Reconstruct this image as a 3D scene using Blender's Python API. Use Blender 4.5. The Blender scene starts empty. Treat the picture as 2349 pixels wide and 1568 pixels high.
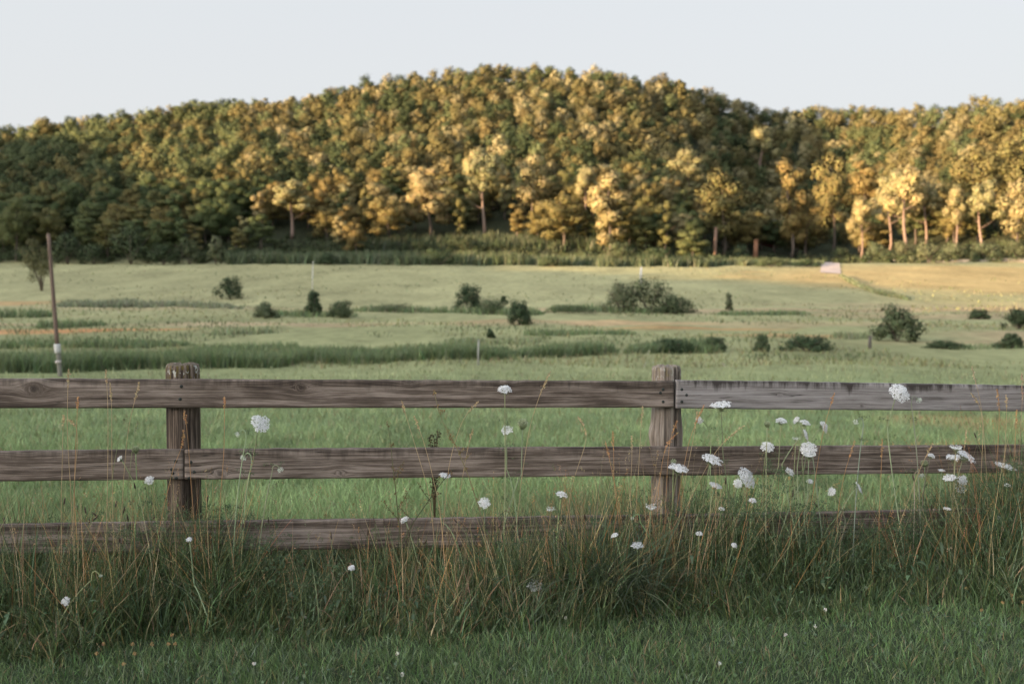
import bpy, math, random
import numpy as np
from mathutils import Vector

sc = bpy.context.scene
C = sc.collection
R = math.radians

# ------------------------------------------------------------------ camera, light, exposure
# pixel units below are those of a 2349 x 1568 view of the photograph
F, CX, CY = 2283.0, 1174.5, 784.0
CAM = np.array([0.0, 0.0, 1.42])
PITCH = math.atan(94.0 / F)                      # looking slightly down
FWD = np.array([0, math.cos(PITCH), -math.sin(PITCH)])
UP = np.array([0, math.sin(PITCH), math.cos(PITCH)])

cam = bpy.data.cameras.new("camera")
cam_o = bpy.data.objects.new("camera", cam)
C.objects.link(cam_o)
cam.sensor_width = 36.0
cam.lens = F / 2349.0 * 36.0
cam.clip_start, cam.clip_end = 0.05, 6000
cam_o.location = CAM
cam_o.rotation_euler = (R(90) - PITCH, 0, 0)
cam.dof.use_dof = True
cam.dof.focus_distance = 4.8
cam.dof.aperture_fstop = 2.6
sc.camera = cam_o

SUN_EL = 6.0
SUN_AZ = 62.0                                    # to the left of straight behind the camera
TOSUN = np.array([-math.sin(R(SUN_AZ)), -math.cos(R(SUN_AZ))])      # horizontal, towards the sun
sun = bpy.data.lights.new("sun", 'SUN')
sun.energy = 5.0
sun.color = (1.0, 0.66, 0.36)
sun.angle = R(0.53)
sun_o = bpy.data.objects.new("sun", sun)
C.objects.link(sun_o)
d = Vector((-TOSUN[0] * math.cos(R(SUN_EL)), -TOSUN[1] * math.cos(R(SUN_EL)), -math.sin(R(SUN_EL))))
sun_o.rotation_euler = d.to_track_quat('-Z', 'Y').to_euler()
sun_o.location = (-60, -60, 40)

w = bpy.data.worlds.new("World")
sc.world = w
w.use_nodes = True
nt = w.node_tree
bg = nt.nodes["Background"]
sky = nt.nodes.new("ShaderNodeTexSky")
sky.sky_type = 'NISHITA'
sky.sun_disc = False
sky.sun_elevation = R(SUN_EL)
sky.sun_rotation = math.atan2(TOSUN[0], TOSUN[1])
sky.altitude = 250
sky.air_density = 1.0
sky.dust_density = 9.0
sky.ozone_density = 1.0
hs = nt.nodes.new("ShaderNodeHueSaturation")
hs.inputs['Saturation'].default_value = 0.40
nt.links.new(sky.outputs[0], hs.inputs['Color'])
pale = nt.nodes.new('ShaderNodeMix'); pale.data_type = 'RGBA'; pale.blend_type = 'LIGHTEN'     # thin even evening haze high up
pale.inputs[0].default_value = 0.9
tco = nt.nodes.new('ShaderNodeTexCoord'); sxyz = nt.nodes.new('ShaderNodeSeparateXYZ')
nt.links.new(tco.outputs['Generated'], sxyz.inputs[0])
vr = nt.nodes.new('ShaderNodeValToRGB')                                  # creamy at the horizon, bluer overhead
for k_, (p_, c_) in enumerate([(0.0, (0.97, 0.985, 0.975)), (0.16, (0.875, 0.93, 0.995)), (0.32, (0.775, 0.86, 1.0)), (1.0, (0.74, 0.84, 1.0))]):
    e_ = vr.color_ramp.elements[0] if k_ == 0 else vr.color_ramp.elements[1] if k_ == 3 else vr.color_ramp.elements.new(p_)
    e_.position = p_; e_.color = (*c_, 1)
nt.links.new(sxyz.outputs['Z'], vr.inputs[0])
sca = nt.nodes.new('ShaderNodeVectorMath'); sca.operation = 'SCALE'; sca.inputs['Scale'].default_value = 1.55
nt.links.new(vr.outputs[0], sca.inputs[0])
# the evening sky is brighter on the sun's side, boosted to fill the foreground
dt = nt.nodes.new('ShaderNodeVectorMath'); dt.operation = 'DOT_PRODUCT'; dt.inputs[1].default_value = (TOSUN[0], TOSUN[1], 0.3)
nt.links.new(tco.outputs['Generated'], dt.inputs[0])
gl = nt.nodes.new('ShaderNodeMapRange'); gl.inputs[1].default_value = 0.12; gl.inputs[2].default_value = 1.0
gl.inputs[3].default_value = 1.0; gl.inputs[4].default_value = 3.6
nt.links.new(dt.outputs['Value'], gl.inputs[0])
sc2 = nt.nodes.new('ShaderNodeVectorMath'); sc2.operation = 'SCALE'
nt.links.new(sca.outputs[0], sc2.inputs[0]); nt.links.new(gl.outputs[0], sc2.inputs['Scale'])
nt.links.new(sc2.outputs[0], pale.inputs[7])
nt.links.new(hs.outputs[0], pale.inputs[6])
nt.links.new(pale.outputs[2], bg.inputs['Color'])
bg.inputs['Strength'].default_value = 0.14
vs = sc.view_settings
vs.view_transform = 'Standard'
vs.look = 'None'
vs.exposure = 2.0
vs.gamma = 1.0
vs.use_curve_mapping = False
sc.render.engine = 'CYCLES'
sc.cycles.use_denoising = True
sc.cycles.max_bounces = 6
sc.cycles.diffuse_bounces = 3
sc.cycles.transmission_bounces = 3
sc.cycles.transparent_max_bounces = 4

rng = np.random.default_rng(7)
random.seed(7)

# ------------------------------------------------------------------ helpers
def ray(x, y):
    return FWD + np.array([1.0, 0, 0]) * ((x - CX) / F) + UP * ((CY - y) / F)

def at(x, y, Y):
    """the point seen at pixel (x, y) at distance Y along the view"""
    r = ray(x, y)
    return CAM + r * (Y / r[1])

def pix(p):
    v = np.asarray(p) - CAM
    dpt = v @ FWD
    return CX + v[0] / dpt * F, CY - (v @ UP) / dpt * F

def lerp(a, b, t):
    return a + (b - a) * t

def smooth(t):
    t = np.clip(t, 0, 1)
    return t * t * (3 - 2 * t)

def hash2(i, j, s):
    h = np.sin(i * 127.1 + j * 311.7 + s * 74.7) * 43758.5453
    return h - np.floor(h)

def vnoise(x, y, s=0.0):
    x, y = np.asarray(x, float), np.asarray(y, float)
    i, j = np.floor(x), np.floor(y)
    u, v = x - i, y - j
    u, v = u * u * (3 - 2 * u), v * v * (3 - 2 * v)
    a, b = hash2(i, j, s), hash2(i + 1, j, s)
    c, e = hash2(i, j + 1, s), hash2(i + 1, j + 1, s)
    return (a * (1 - u) + b * u) * (1 - v) + (c * (1 - u) + e * u) * v

def fbm(x, y, s=0.0):
    return (vnoise(x, y, s) * 4 + vnoise(x * 2.1, y * 2.1, s + 3) * 2 + vnoise(x * 4.3, y * 4.3, s + 9)) / 7

def mesh_np(name, v, faces, col=None, attrs=None, smooth_shade=False):
    """one mesh from numpy arrays; faces is (n,4) or (n,3) or a list of such arrays"""
    v = np.asarray(v, dtype=np.float32)
    fl = faces if isinstance(faces, list) else [faces]
    fl = [np.asarray(f, dtype=np.int32) for f in fl if len(f)]
    me = bpy.data.meshes.new(name)
    me.vertices.add(len(v))
    me.vertices.foreach_set('co', v.ravel())
    nl = sum(f.size for f in fl)
    nf = sum(len(f) for f in fl)
    me.loops.add(nl)
    me.loops.foreach_set('vertex_index', np.concatenate([f.ravel() for f in fl]))
    me.polygons.add(nf)
    tot = np.concatenate([np.full(len(f), f.shape[1], dtype=np.int32) for f in fl])
    start = np.concatenate([[0], np.cumsum(tot)[:-1]]).astype(np.int32)
    me.polygons.foreach_set('loop_start', start)
    try:
        me.polygons.foreach_set('loop_total', tot)
    except Exception:
        pass
    if smooth_shade:
        me.polygons.foreach_set('use_smooth', np.ones(nf, dtype=bool))
    me.update(calc_edges=True)
    me.validate()
    if col is not None:
        col = np.asarray(col, dtype=np.float32)
        if col.shape[1] == 3:
            col = np.concatenate([col, np.ones((len(col), 1), np.float32)], 1)
        a = me.color_attributes.new('col', 'FLOAT_COLOR', 'POINT')
        a.data.foreach_set('color', col.ravel())
    for k, x in (attrs or {}).items():
        x = np.asarray(x, dtype=np.float32)
        if x.ndim == 2:
            a = me.attributes.new(k, 'FLOAT_VECTOR', 'POINT')
            a.data.foreach_set('vector', x.ravel())
        else:
            a = me.attributes.new(k, 'FLOAT', 'POINT')
            a.data.foreach_set('value', x)
    return me

def obj(name, me, mat=None, parent=None, loc=None):
    o = bpy.data.objects.new(name, me)
    C.objects.link(o)
    if mat is not None and me is not None and not me.materials:
        me.materials.append(mat)
    if parent is not None:
        o.parent = parent
    if loc is not None:
        o.location = [float(q) for q in loc]
    return o

def tag(o, label=None, cat=None, group=None, kind=None):
    if label: o['label'] = label
    if cat: o['category'] = cat
    if group: o['group'] = group
    if kind: o['kind'] = kind
    return o

def thing(name, label, cat, loc=(0, 0, 0), rz=0.0, group=None):
    o = obj(name, None, loc=loc)
    o.empty_display_size = 0.1
    o.rotation_euler = (0, 0, rz)
    return tag(o, label, cat, group)

class MB:
    """collects geometry of one mesh"""
    def __init__(self):
        self.v, self.q, self.t, self.c, self.n = [], [], [], [], 0
        self.nv = []
    def add(self, v, q=None, t=None, col=(1, 1, 1), nv=None):
        v = np.asarray(v, float)
        self.nv.append(np.zeros((len(v), 3)) if nv is None else nv)
        c = np.asarray(col, float)
        if c.ndim == 1:
            c = np.tile(c[:3], (len(v), 1))
        if q is not None and len(q): self.q.append(np.asarray(q, int) + self.n)
        if t is not None and len(t): self.t.append(np.asarray(t, int) + self.n)
        self.v.append(v); self.c.append(c); self.n += len(v)
    def tube(self, pts, rad, sides=6, col=(1, 1, 1), cap=True):
        pts = np.asarray(pts, float)
        k = len(pts)
        rad = np.broadcast_to(np.asarray(rad, float), (k,))
        tg = np.gradient(pts, axis=0)
        tg /= np.linalg.norm(tg, axis=1)[:, None] + 1e-9
        ref = np.array([0.31, 0.95, 0.05])
        a = np.cross(tg, ref); a /= np.linalg.norm(a, axis=1)[:, None] + 1e-9
        b = np.cross(tg, a)
        th = np.arange(sides) / sides * 2 * np.pi
        ring = (pts[:, None] + rad[:, None, None] * (a[:, None] * np.cos(th)[None, :, None] + b[:, None] * np.sin(th)[None, :, None]))
        i = np.arange(k - 1)[:, None] * sides
        j = np.arange(sides)[None]
        j2 = (j + 1) % sides
        q = np.stack([i + j, i + j2, i + sides + j2, i + sides + j], -1).reshape(-1, 4)
        vv = ring.reshape(-1, 3)
        t = []
        if cap:
            vv = np.concatenate([vv, pts[-1:] , pts[:1]])
            e = (k - 1) * sides
            t = [[e + m, e + (m + 1) % sides, k * sides] for m in range(sides)]
            t += [[(m + 1) % sides, m, k * sides + 1] for m in range(sides)]
        self.add(vv, q, t, col)
    def quads(self, cen, nrm, su, sv, col, soft=None):
        """many small quads: centres, normals, half sizes"""
        cen = np.asarray(cen, float); n = len(cen)
        nrm = np.asarray(nrm, float); nrm = nrm / (np.linalg.norm(nrm, axis=1)[:, None] + 1e-9)
        r = rng.normal(size=(n, 3))
        a = np.cross(nrm, r); a /= np.linalg.norm(a, axis=1)[:, None] + 1e-9
        b = np.cross(nrm, a)
        su = np.broadcast_to(su, (n,))[:, None]; sv = np.broadcast_to(sv, (n,))[:, None]
        v = np.stack([cen - a * su, cen - b * sv, cen + a * su, cen + b * sv], 1).reshape(-1, 3)
        q = np.arange(4 * n).reshape(n, 4)
        col = np.asarray(col, float)
        if col.ndim == 2: col = np.repeat(col, 4, 0)
        self.add(v, q, None, col, None if soft is None else np.repeat(soft, 4, 0))
    def mesh(self, name, smooth_shade=False):
        fl = []
        if self.q: fl.append(np.concatenate(self.q))
        if self.t: fl.append(np.concatenate(self.t))
        nv = np.concatenate(self.nv)
        return mesh_np(name, np.concatenate(self.v), fl, np.concatenate(self.c), {'soft': nv} if np.any(nv) else None, smooth_shade)

def curve(p0, p1, p2, n=10):
    t = np.linspace(0, 1, n)[:, None]
    return (1 - t) ** 2 * np.asarray(p0) + 2 * t * (1 - t) * np.asarray(p1) + t * t * np.asarray(p2)

def blades(root, L, W, az, lean, curl, col, seg=3, face=None):
    """grass blades; every argument one value per blade"""
    n = len(root)
    L, W, az, lean, curl = [np.broadcast_to(np.asarray(a, float), (n,)) for a in (L, W, az, lean, curl)]
    dirx = np.stack([np.cos(az), np.sin(az), np.zeros(n)], 1)
    fa = rng.uniform(0, np.pi, n) if face is None else face
    wd = np.stack([np.cos(fa), np.sin(fa), np.zeros(n)], 1)
    p = root.astype(float).copy()
    V = []
    for k in range(seg + 1):
        s = k / seg
        wk = W * (1 - 0.92 * s ** 1.6) * 0.5
        V.append(p - wd * wk[:, None]); V.append(p + wd * wk[:, None])
        th = lean + curl * (s + 0.5 / seg)
        st = (L / seg)[:, None]
        p = p + st * (dirx * np.sin(th)[:, None] + np.array([0, 0, 1.0]) * np.cos(th)[:, None])
    v = np.stack(V, 1)                           # n, 2(seg+1), 3
    m = 2 * (seg + 1)
    base = (np.arange(n) * m)[:, None, None]
    qs = np.array([[2 * k, 2 * k + 1, 2 * k + 3, 2 * k + 2] for k in range(seg)])[None]
    q = (base + qs).reshape(-1, 4)
    c = np.repeat(np.asarray(col, float), m, 0)
    return v.reshape(-1, 3), q, c

def colvar(base, n, v=0.22, hue=0.08):
    c = np.asarray(base) * (1 + v * rng.normal(size=(n, 1))) * (1 + hue * rng.normal(size=(n, 3)))
    return np.clip(c, 0.008, 0.8)

# ------------------------------------------------------------------ materials
def new_mat(name):
    m = bpy.data.materials.new(name)
    m.use_nodes = True
    return m, m.node_tree.nodes, m.node_tree.links, m.node_tree.nodes['Principled BSDF']

def leafy(name, trans=0.25, rough=0.6, tint=(1, 1, 1), spec=0.25, vary=0.0, soft=0.0):
    """colour from the mesh's own per-leaf colour; light passes through a little"""
    m, N, Lk, b = new_mat(name)
    at_ = N.new('ShaderNodeAttribute'); at_.attribute_name = 'col'
    mul = N.new('ShaderNodeMix'); mul.data_type = 'RGBA'; mul.blend_type = 'MULTIPLY'
    mul.inputs[0].default_value = 1.0
    mul.inputs[7].default_value = (*tint, 1)
    Lk.new(at_.outputs['Color'], mul.inputs[6])
    out_c = mul.outputs[2]
    if vary:
        oi = N.new('ShaderNodeObjectInfo')
        rp = N.new('ShaderNodeValToRGB')
        e = rp.color_ramp.elements
        e[0].position, e[0].color = 0.0, (0.70, 0.82, 0.75, 1)
        e[1].position, e[1].color = 1.0, (1.22, 1.14, 1.0, 1)
        x = rp.color_ramp.elements.new(0.4); x.color = (0.95, 1.0, 0.9, 1)
        x = rp.color_ramp.elements.new(0.75); x.color = (1.12, 1.0, 0.9, 1)
        Lk.new(oi.outputs['Random'], rp.inputs[0])
        m2 = N.new('ShaderNodeMix'); m2.data_type = 'RGBA'; m2.blend_type = 'MULTIPLY'
        m2.inputs[0].default_value = vary
        Lk.new(out_c, m2.inputs[6]); Lk.new(rp.outputs[0], m2.inputs[7])
        out_c = m2.outputs[2]
    Lk.new(out_c, b.inputs['Base Color'])
    b.inputs['Roughness'].default_value = rough
    b.inputs['Specular IOR Level'].default_value = spec
    tr = N.new('ShaderNodeBsdfTranslucent')
    Lk.new(out_c, tr.inputs['Color'])
    if soft:
        # leaf sprays shade with the round of the crown they belong to
        na = N.new('ShaderNodeAttribute'); na.attribute_name = 'soft'
        vt = N.new('ShaderNodeVectorTransform'); vt.vector_type = 'NORMAL'; vt.convert_from = 'OBJECT'; vt.convert_to = 'WORLD'
        Lk.new(na.outputs['Vector'], vt.inputs[0])
        ge = N.new('ShaderNodeNewGeometry')
        mn = N.new('ShaderNodeMix'); mn.data_type = 'VECTOR'; mn.inputs[0].default_value = soft
        Lk.new(ge.outputs['Normal'], mn.inputs[4]); Lk.new(vt.outputs[0], mn.inputs[5])
        nn = N.new('ShaderNodeVectorMath'); nn.operation = 'NORMALIZE'; Lk.new(mn.outputs[1], nn.inputs[0])
        Lk.new(nn.outputs[0], b.inputs['Normal']); Lk.new(nn.outputs[0], tr.inputs['Normal'])
    mx = N.new('ShaderNodeMixShader'); mx.inputs[0].default_value = trans
    Lk.new(b.outputs[0], mx.inputs[1]); Lk.new(tr.outputs[0], mx.inputs[2])
    Lk.new(mx.outputs[0], N['Material Output'].inputs['Surface'])
    return m

M_LEAF = leafy('tree_leaves', 0.16, 0.7, vary=0.7, spec=0.05, soft=0.6)
M_BUSH = leafy('bush_leaves', 0.12, 0.7, vary=0.5, spec=0.05, soft=0.6)
M_GRASS = leafy('green_grass', 0.28, 0.5, spec=0.3)
M_DRY = leafy('dry_grass', 0.25, 0.65, spec=0.2)
M_PETAL = leafy('white_petals', 0.35, 0.7, spec=0.1)
M_STEM = leafy('green_stem', 0.0, 0.55, spec=0.3)

def attr_mat(name, rough=0.85):
    m, N, Lk, b = new_mat(name)
    at_ = N.new('ShaderNodeAttribute'); at_.attribute_name = 'col'
    tc = N.new('ShaderNodeTexCoord')
    ns = N.new('ShaderNodeTexNoise'); ns.inputs['Scale'].default_value = 9; ns.inputs['Detail'].default_value = 6
    mp = N.new('ShaderNodeMapping'); mp.inputs['Scale'].default_value = (1, 1, 0.15)
    Lk.new(tc.outputs['Object'], mp.inputs[0]); Lk.new(mp.outputs[0], ns.inputs['Vector'])
    mr = N.new('ShaderNodeMapRange'); mr.inputs[3].default_value = 0.6; mr.inputs[4].default_value = 1.35
    Lk.new(ns.outputs[0], mr.inputs[0])
    mul = N.new('ShaderNodeVectorMath'); mul.operation = 'SCALE'
    Lk.new(at_.outputs['Color'], mul.inputs[0]); Lk.new(mr.outputs[0], mul.inputs['Scale'])
    Lk.new(mul.outputs[0], b.inputs['Base Color'])
    b.inputs['Roughness'].default_value = rough
    b.inputs['Specular IOR Level'].default_value = 0.15
    return m
M_BARK = attr_mat('bark')
M_PAINT = attr_mat('painted_metal', 0.5)

def wood_mat(name, light, mid, dark, moss=(0.06, 0.055, 0.02), moss_amt=0.5, across=1.0):
    """weathered timber; 'grain' runs along its x, 'aux' = (distance from top edge, knot mask, height)"""
    m, N, Lk, b = new_mat(name)
    g = N.new('ShaderNodeAttribute'); g.attribute_name = 'grain'
    aux = N.new('ShaderNodeAttribute'); aux.attribute_name = 'aux'
    sep = N.new('ShaderNodeSeparateXYZ'); Lk.new(aux.outputs['Vector'], sep.inputs[0])
    def noise(scale, detail, rough=0.55, dist=0.0):
        mp = N.new('ShaderNodeMapping'); mp.inputs['Scale'].default_value = scale
        Lk.new(g.outputs['Vector'], mp.inputs[0])
        ns = N.new('ShaderNodeTexNoise'); ns.inputs['Scale'].default_value = 1.0
        ns.inputs['Detail'].default_value = detail; ns.inputs['Roughness'].default_value = rough
        ns.inputs['Distortion'].default_value = dist
        Lk.new(mp.outputs[0], ns.inputs['Vector'])
        return ns.outputs[0]
    def math_(op, a, b_, clamp=False):
        n = N.new('ShaderNodeMath'); n.operation = op; n.use_clamp = clamp
        for i, x in enumerate((a, b_)):
            if isinstance(x, (int, float)): n.inputs[i].default_value = x
            else: Lk.new(x, n.inputs[i])
        return n.outputs[0]
    def ramp(f, stops):
        r = N.new('ShaderNodeValToRGB'); e = r.color_ramp.elements
        e[0].position, e[0].color = stops[0][0], (*stops[0][1], 1)
        e[1].position, e[1].color = stops[-1][0], (*stops[-1][1], 1)
        for p, c in stops[1:-1]:
            x = e.new(p); x.color = (*c, 1)
        Lk.new(f, r.inputs[0]); return r.outputs[0]
    def mix(f, a, b_):
        n = N.new('ShaderNodeMix'); n.data_type = 'RGBA'
        if isinstance(f, float): n.inputs[0].default_value = f
        else: Lk.new(f, n.inputs[0])
        for i, x in ((6, a), (7, b_)):
            if isinstance(x, tuple): n.inputs[i].default_value = (*x, 1)
            else: Lk.new(x, n.inputs[i])
        return n.outputs[2]
    fine = noise((5.0, 260 * across, 9), 8, 0.75)
    streak = noise((1.3, 62 * across, 5), 6, 0.7, 0.12)
    blot = noise((3.2, 11, 3), 4, 0.6)
    f = math_('ADD', math_('MULTIPLY', fine, 0.44), math_('MULTIPLY', streak, 0.38))
    f = math_('ADD', f, math_('MULTIPLY', blot, 0.22))
    col = ramp(f, [(0.41, dark), (0.505, mid), (0.60, light)])
    crk = noise((0.5, 20 * across, 2), 3, 0.5)
    crk = math_('ABSOLUTE', math_('SUBTRACT', crk, 0.5), 0)
    crk = math_('SUBTRACT', 1.0, math_('MULTIPLY', crk, 190.0, True), True)
    cmask = noise((0.8, 5, 4), 1)
    crk = math_('MULTIPLY', math_('MULTIPLY', crk, math_('MULTIPLY', math_('SUBTRACT', cmask, 0.46), 9.0, True)), 0.85)
    col = mix(crk, col, tuple(x * 0.22 for x in dark))
    # grime along the top edge, in drips
    drip = noise((26, 3, 7), 5, 0.6)
    drip2 = noise((4, 1, 3), 3, 0.6)
    edge = math_('ADD', math_('MULTIPLY', drip, 0.15), math_('MULTIPLY', drip2, 0.10))
    edge = math_('SUBTRACT', edge, math_('ADD', sep.outputs[0], 0.092))
    edge = math_('MULTIPLY', edge, 28.0, True)
    col = mix(math_('MULTIPLY', edge, moss_amt), col, tuple(x * 0.55 for x in dark))
    # knots
    col = mix(math_('MULTIPLY', sep.outputs[1], 0.85), col, tuple(x * 0.5 for x in dark))
    # lichen towards weathered tops
    lich = noise((18, 60, 11), 5, 0.65)
    lich = math_('MULTIPLY', math_('GREATER_THAN', lich, 0.53), sep.outputs[2])
    col = mix(math_('MULTIPLY', lich, 0.8), col, moss)
    lich2 = noise((40, 70, 21), 2, 0.5)
    lich2 = math_('MULTIPLY', math_('GREATER_THAN', lich2, 0.63), sep.outputs[2])
    col = mix(lich2, col, (0.34, 0.34, 0.30))
    Lk.new(col, b.inputs['Base Color'])
    b.inputs['Roughness'].default_value = 0.82
    b.inputs['Specular IOR Level'].default_value = 0.2
    bp = N.new('ShaderNodeBump'); bp.inputs['Strength'].default_value = 0.55; bp.inputs['Distance'].default_value = 0.004
    h = math_('SUBTRACT', f, math_('MULTIPLY', crk, 0.6))
    Lk.new(h, bp.inputs['Height']); Lk.new(bp.outputs[0], b.inputs['Normal'])
    return m

M_RAIL = wood_mat('weathered_rail', (0.295, 0.242, 0.205), (0.106, 0.081, 0.064), (0.024, 0.018, 0.014))
M_RAIL_PALE = wood_mat('pale_rail', (0.33, 0.305, 0.295), (0.215, 0.195, 0.186), (0.07, 0.057, 0.050), moss_amt=0.95)
M_POST = wood_mat('weathered_post', (0.20, 0.155, 0.122), (0.068, 0.050, 0.038), (0.016, 0.012, 0.009), moss=(0.10, 0.075, 0.018), across=0.55)
M_POST_PALE = wood_mat('pale_post', (0.33, 0.285, 0.24), (0.18, 0.147, 0.12), (0.048, 0.037, 0.029), moss=(0.13, 0.10, 0.03), across=0.5)
def plain(name, col, rough=0.5, metal=0.0):
    m, N, Lk, b = new_mat(name)
    ns = N.new('ShaderNodeTexNoise'); ns.inputs['Scale'].default_value = 60
    tc = N.new('ShaderNodeTexCoord'); Lk.new(tc.outputs['Object'], ns.inputs['Vector'])
    r = N.new('ShaderNodeValToRGB')
    r.color_ramp.elements[0].position = 0.3; r.color_ramp.elements[1].position = 0.7
    r.color_ramp.elements[0].color = (*[c * 0.7 for c in col], 1); r.color_ramp.elements[1].color = (*[min(1, c * 1.25) for c in col], 1)
    Lk.new(ns.outputs[0], r.inputs[0]); Lk.new(r.outputs[0], b.inputs['Base Color'])
    b.inputs['Roughness'].default_value = rough; b.inputs['Metallic'].default_value = metal
    return m
M_NAIL = plain('rusty_nail', (0.03, 0.035, 0.03), 0.6, 0.4)

def ground_mat():
    m, N, Lk, b = new_mat('grassy_ground')
    at_ = N.new('ShaderNodeAttribute'); at_.attribute_name = 'col'
    geo = N.new('ShaderNodeNewGeometry')
    def nz(scale, detail):
        mp = N.new('ShaderNodeMapping'); mp.inputs['Scale'].default_value = scale
        Lk.new(geo.outputs['Position'], mp.inputs[0])
        ns = N.new('ShaderNodeTexNoise'); ns.inputs['Scale'].default_value = 1; ns.inputs['Detail'].default_value = detail
        ns.inputs['Roughness'].default_value = 0.65
        Lk.new(mp.outputs[0], ns.inputs['Vector']); return ns.outputs[0]
    a, c = nz((0.9, 0.45, 0.5), 8), nz((0.10, 0.05, 0.05), 5)
    ad = N.new('ShaderNodeMath'); ad.operation = 'ADD'; Lk.new(a, ad.inputs[0]); Lk.new(c, ad.inputs[1])
    mr = N.new('ShaderNodeMapRange'); mr.inputs[1].default_value = 0.6; mr.inputs[2].default_value = 1.4
    mr.inputs[3].default_value = 0.55; mr.inputs[4].default_value = 1.45
    Lk.new(ad.outputs[0], mr.inputs[0])
    mul = N.new('ShaderNodeVectorMath'); mul.operation = 'SCALE'
    Lk.new(at_.outputs['Color'], mul.inputs[0]); Lk.new(mr.outputs[0], mul.inputs['Scale'])
    Lk.new(mul.outputs[0], b.inputs['Base Color'])
    b.inputs['Roughness'].default_value = 0.95
    b.inputs['Specular IOR Level'].default_value = 0.05
    bp = N.new('ShaderNodeBump'); bp.inputs['Strength'].default_value = 0.5; bp.inputs['Distance'].default_value = 0.25
    Lk.new(a, bp.inputs['Height']); Lk.new(bp.outputs[0], b.inputs['Normal'])
    return m
M_GROUND = ground_mat()

# ------------------------------------------------------------------ the lie of the land
PROF_Y = np.array([-600, -8, 0, 3.5, 4.9, 6, 8, 10, 17, 30, 50, 75, 110, 160, 220, 290, 300, 2000.0])
PROF_Z = np.array([0.3, 0.02, 0, 0, 0.02, -0.08, -0.22, -0.36, -0.9, -1.6, -2.3, -2.0, -1.0, 0.7, 5.3, 12.2, 12.8, 12.8])
SKY_X = np.array([-900, -300, 0, 75, 200, 380, 550, 700, 850, 1000, 1110, 1300, 1450, 1560, 1650, 1740, 1850, 1950, 2050, 2150, 2349, 2700, 3300])
SKY_Y = np.array([380, 325, 300, 290, 265, 237, 218, 220, 190, 170, 150, 158, 170, 188, 215, 243, 240, 238, 233, 240, 233, 235, 260])
RID_X = np.array([-900, 0, 600, 1110, 1450, 1750, 1900, 2050, 2200, 2349, 2700, 3300])
RID_Y = np.array([540, 520, 550, 590, 590, 650, 670, 600, 480, 445, 420, 420.0])
FOOT_X = np.array([-900, 0, 500, 700, 1110, 1600, 1750, 1880, 2000, 2349, 3300])
FOOT_Y = np.array([292, 292, 294, 306, 316, 306, 318, 318, 304, 300, 300.0])
POW_Y = np.array([0.95, 0.95, 0.95, 0.95, 0.9, 1.7, 1.9, 1.3, 1.0, 0.9, 0.9, 0.9])

_d = np.cos(R(SUN_AZ)); _s = np.sin(R(SUN_AZ))
def uv_of(X, Y):
    """u across the sun's direction (to the right), v away from the sun"""
    return X * _d - Y * _s, X * _s + Y * _d
OCC_U = np.array([-900, -600, -482, -415, -306, -218, -139, -100, 0, 60, 200.0])
OCC_H = np.array([58, 58, 58, 52, 34, 26, 17.5, 17, 15, 14, 12.0])
RIDGE_V = -260.0

def terrain(X, Y):
    X, Y = np.asarray(X, float), np.asarray(Y, float)
    z = np.interp(Y, PROF_Y, PROF_Z)
    z = (z + np.interp(Y - 3, PROF_Y, PROF_Z) * (Y > 30) + np.interp(Y + 3, PROF_Y, PROF_Z) * (Y > 30)) / np.where(Y > 30, 3, 1)
    # the wooded hill and the spur beside it
    Yc = np.maximum(Y, 120.0)
    px = CX + F * X / Yc
    def sm(xs, ys):
        k = [np.interp(px + o, xs, ys) for o in (-110, -55, 0, 55, 110)]
        return sum(k) / 5
    y0, yr = sm(FOOT_X, FOOT_Y), sm(RID_X, RID_Y)
    zt = 1.42 + (690 - np.interp(px, SKY_X, SKY_Y)) / F * yr - 11.5
    pw = np.exp(sm(RID_X, np.log(POW_Y)))
    t = np.clip((Y - y0) / (yr - y0), 0, 1)
    hill = (zt - 12.5) * (t ** pw) * np.where(t > 0, 1, 0)
    hill = hill - np.maximum(Y - yr, 0) * 0.22
    z = z + np.where(Y > y0, np.maximum(hill, -5), 0)
    z = z + np.where(Y > y0 + 5, (fbm(X * 0.02, Y * 0.02, 5) - 0.5) * 10 * smooth((Y - y0 - 5) / 60), 0)
    # small unevenness of the pasture
    z = z + (fbm(X * 0.12, Y * 0.08, 2) - 0.5) * 0.7 * smooth((np.abs(Y) - 14) / 40) + (fbm(X * 0.7, Y * 0.7, 3) - 0.5) * 0.10 * smooth((Y - 5.6) / 3)
    # the ridge on the sun's side, behind and to the left of the camera
    u, v = uv_of(X, Y)
    h = np.interp(u, OCC_U, OCC_H) + math.tan(R(SUN_EL)) * (-RIDGE_V) + (fbm(u * 0.035, v * 0.012, 8) - 0.5) * 14
    bump = np.exp(-((v - RIDGE_V) / 75.0) ** 2)
    return z + h * bump * np.where(v < -40, 1, smooth((-v) / 40))

def ground_at(x, y, y_from=4.0):
    """where the ground is seen at a pixel"""
    ys = np.concatenate([np.arange(y_from, 60, 0.1), np.arange(60, 700, 0.5)])
    r = ray(x, y)
    P = CAM[None] + r[None] * (ys / r[1])[:, None]
    below = P[:, 2] < terrain(P[:, 0], P[:, 1])
    k = int(np.argmax(below)) if below.any() else len(ys) - 1
    p = P[k].copy(); p[2] = float(terrain(p[0], p[1]))
    return p

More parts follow.
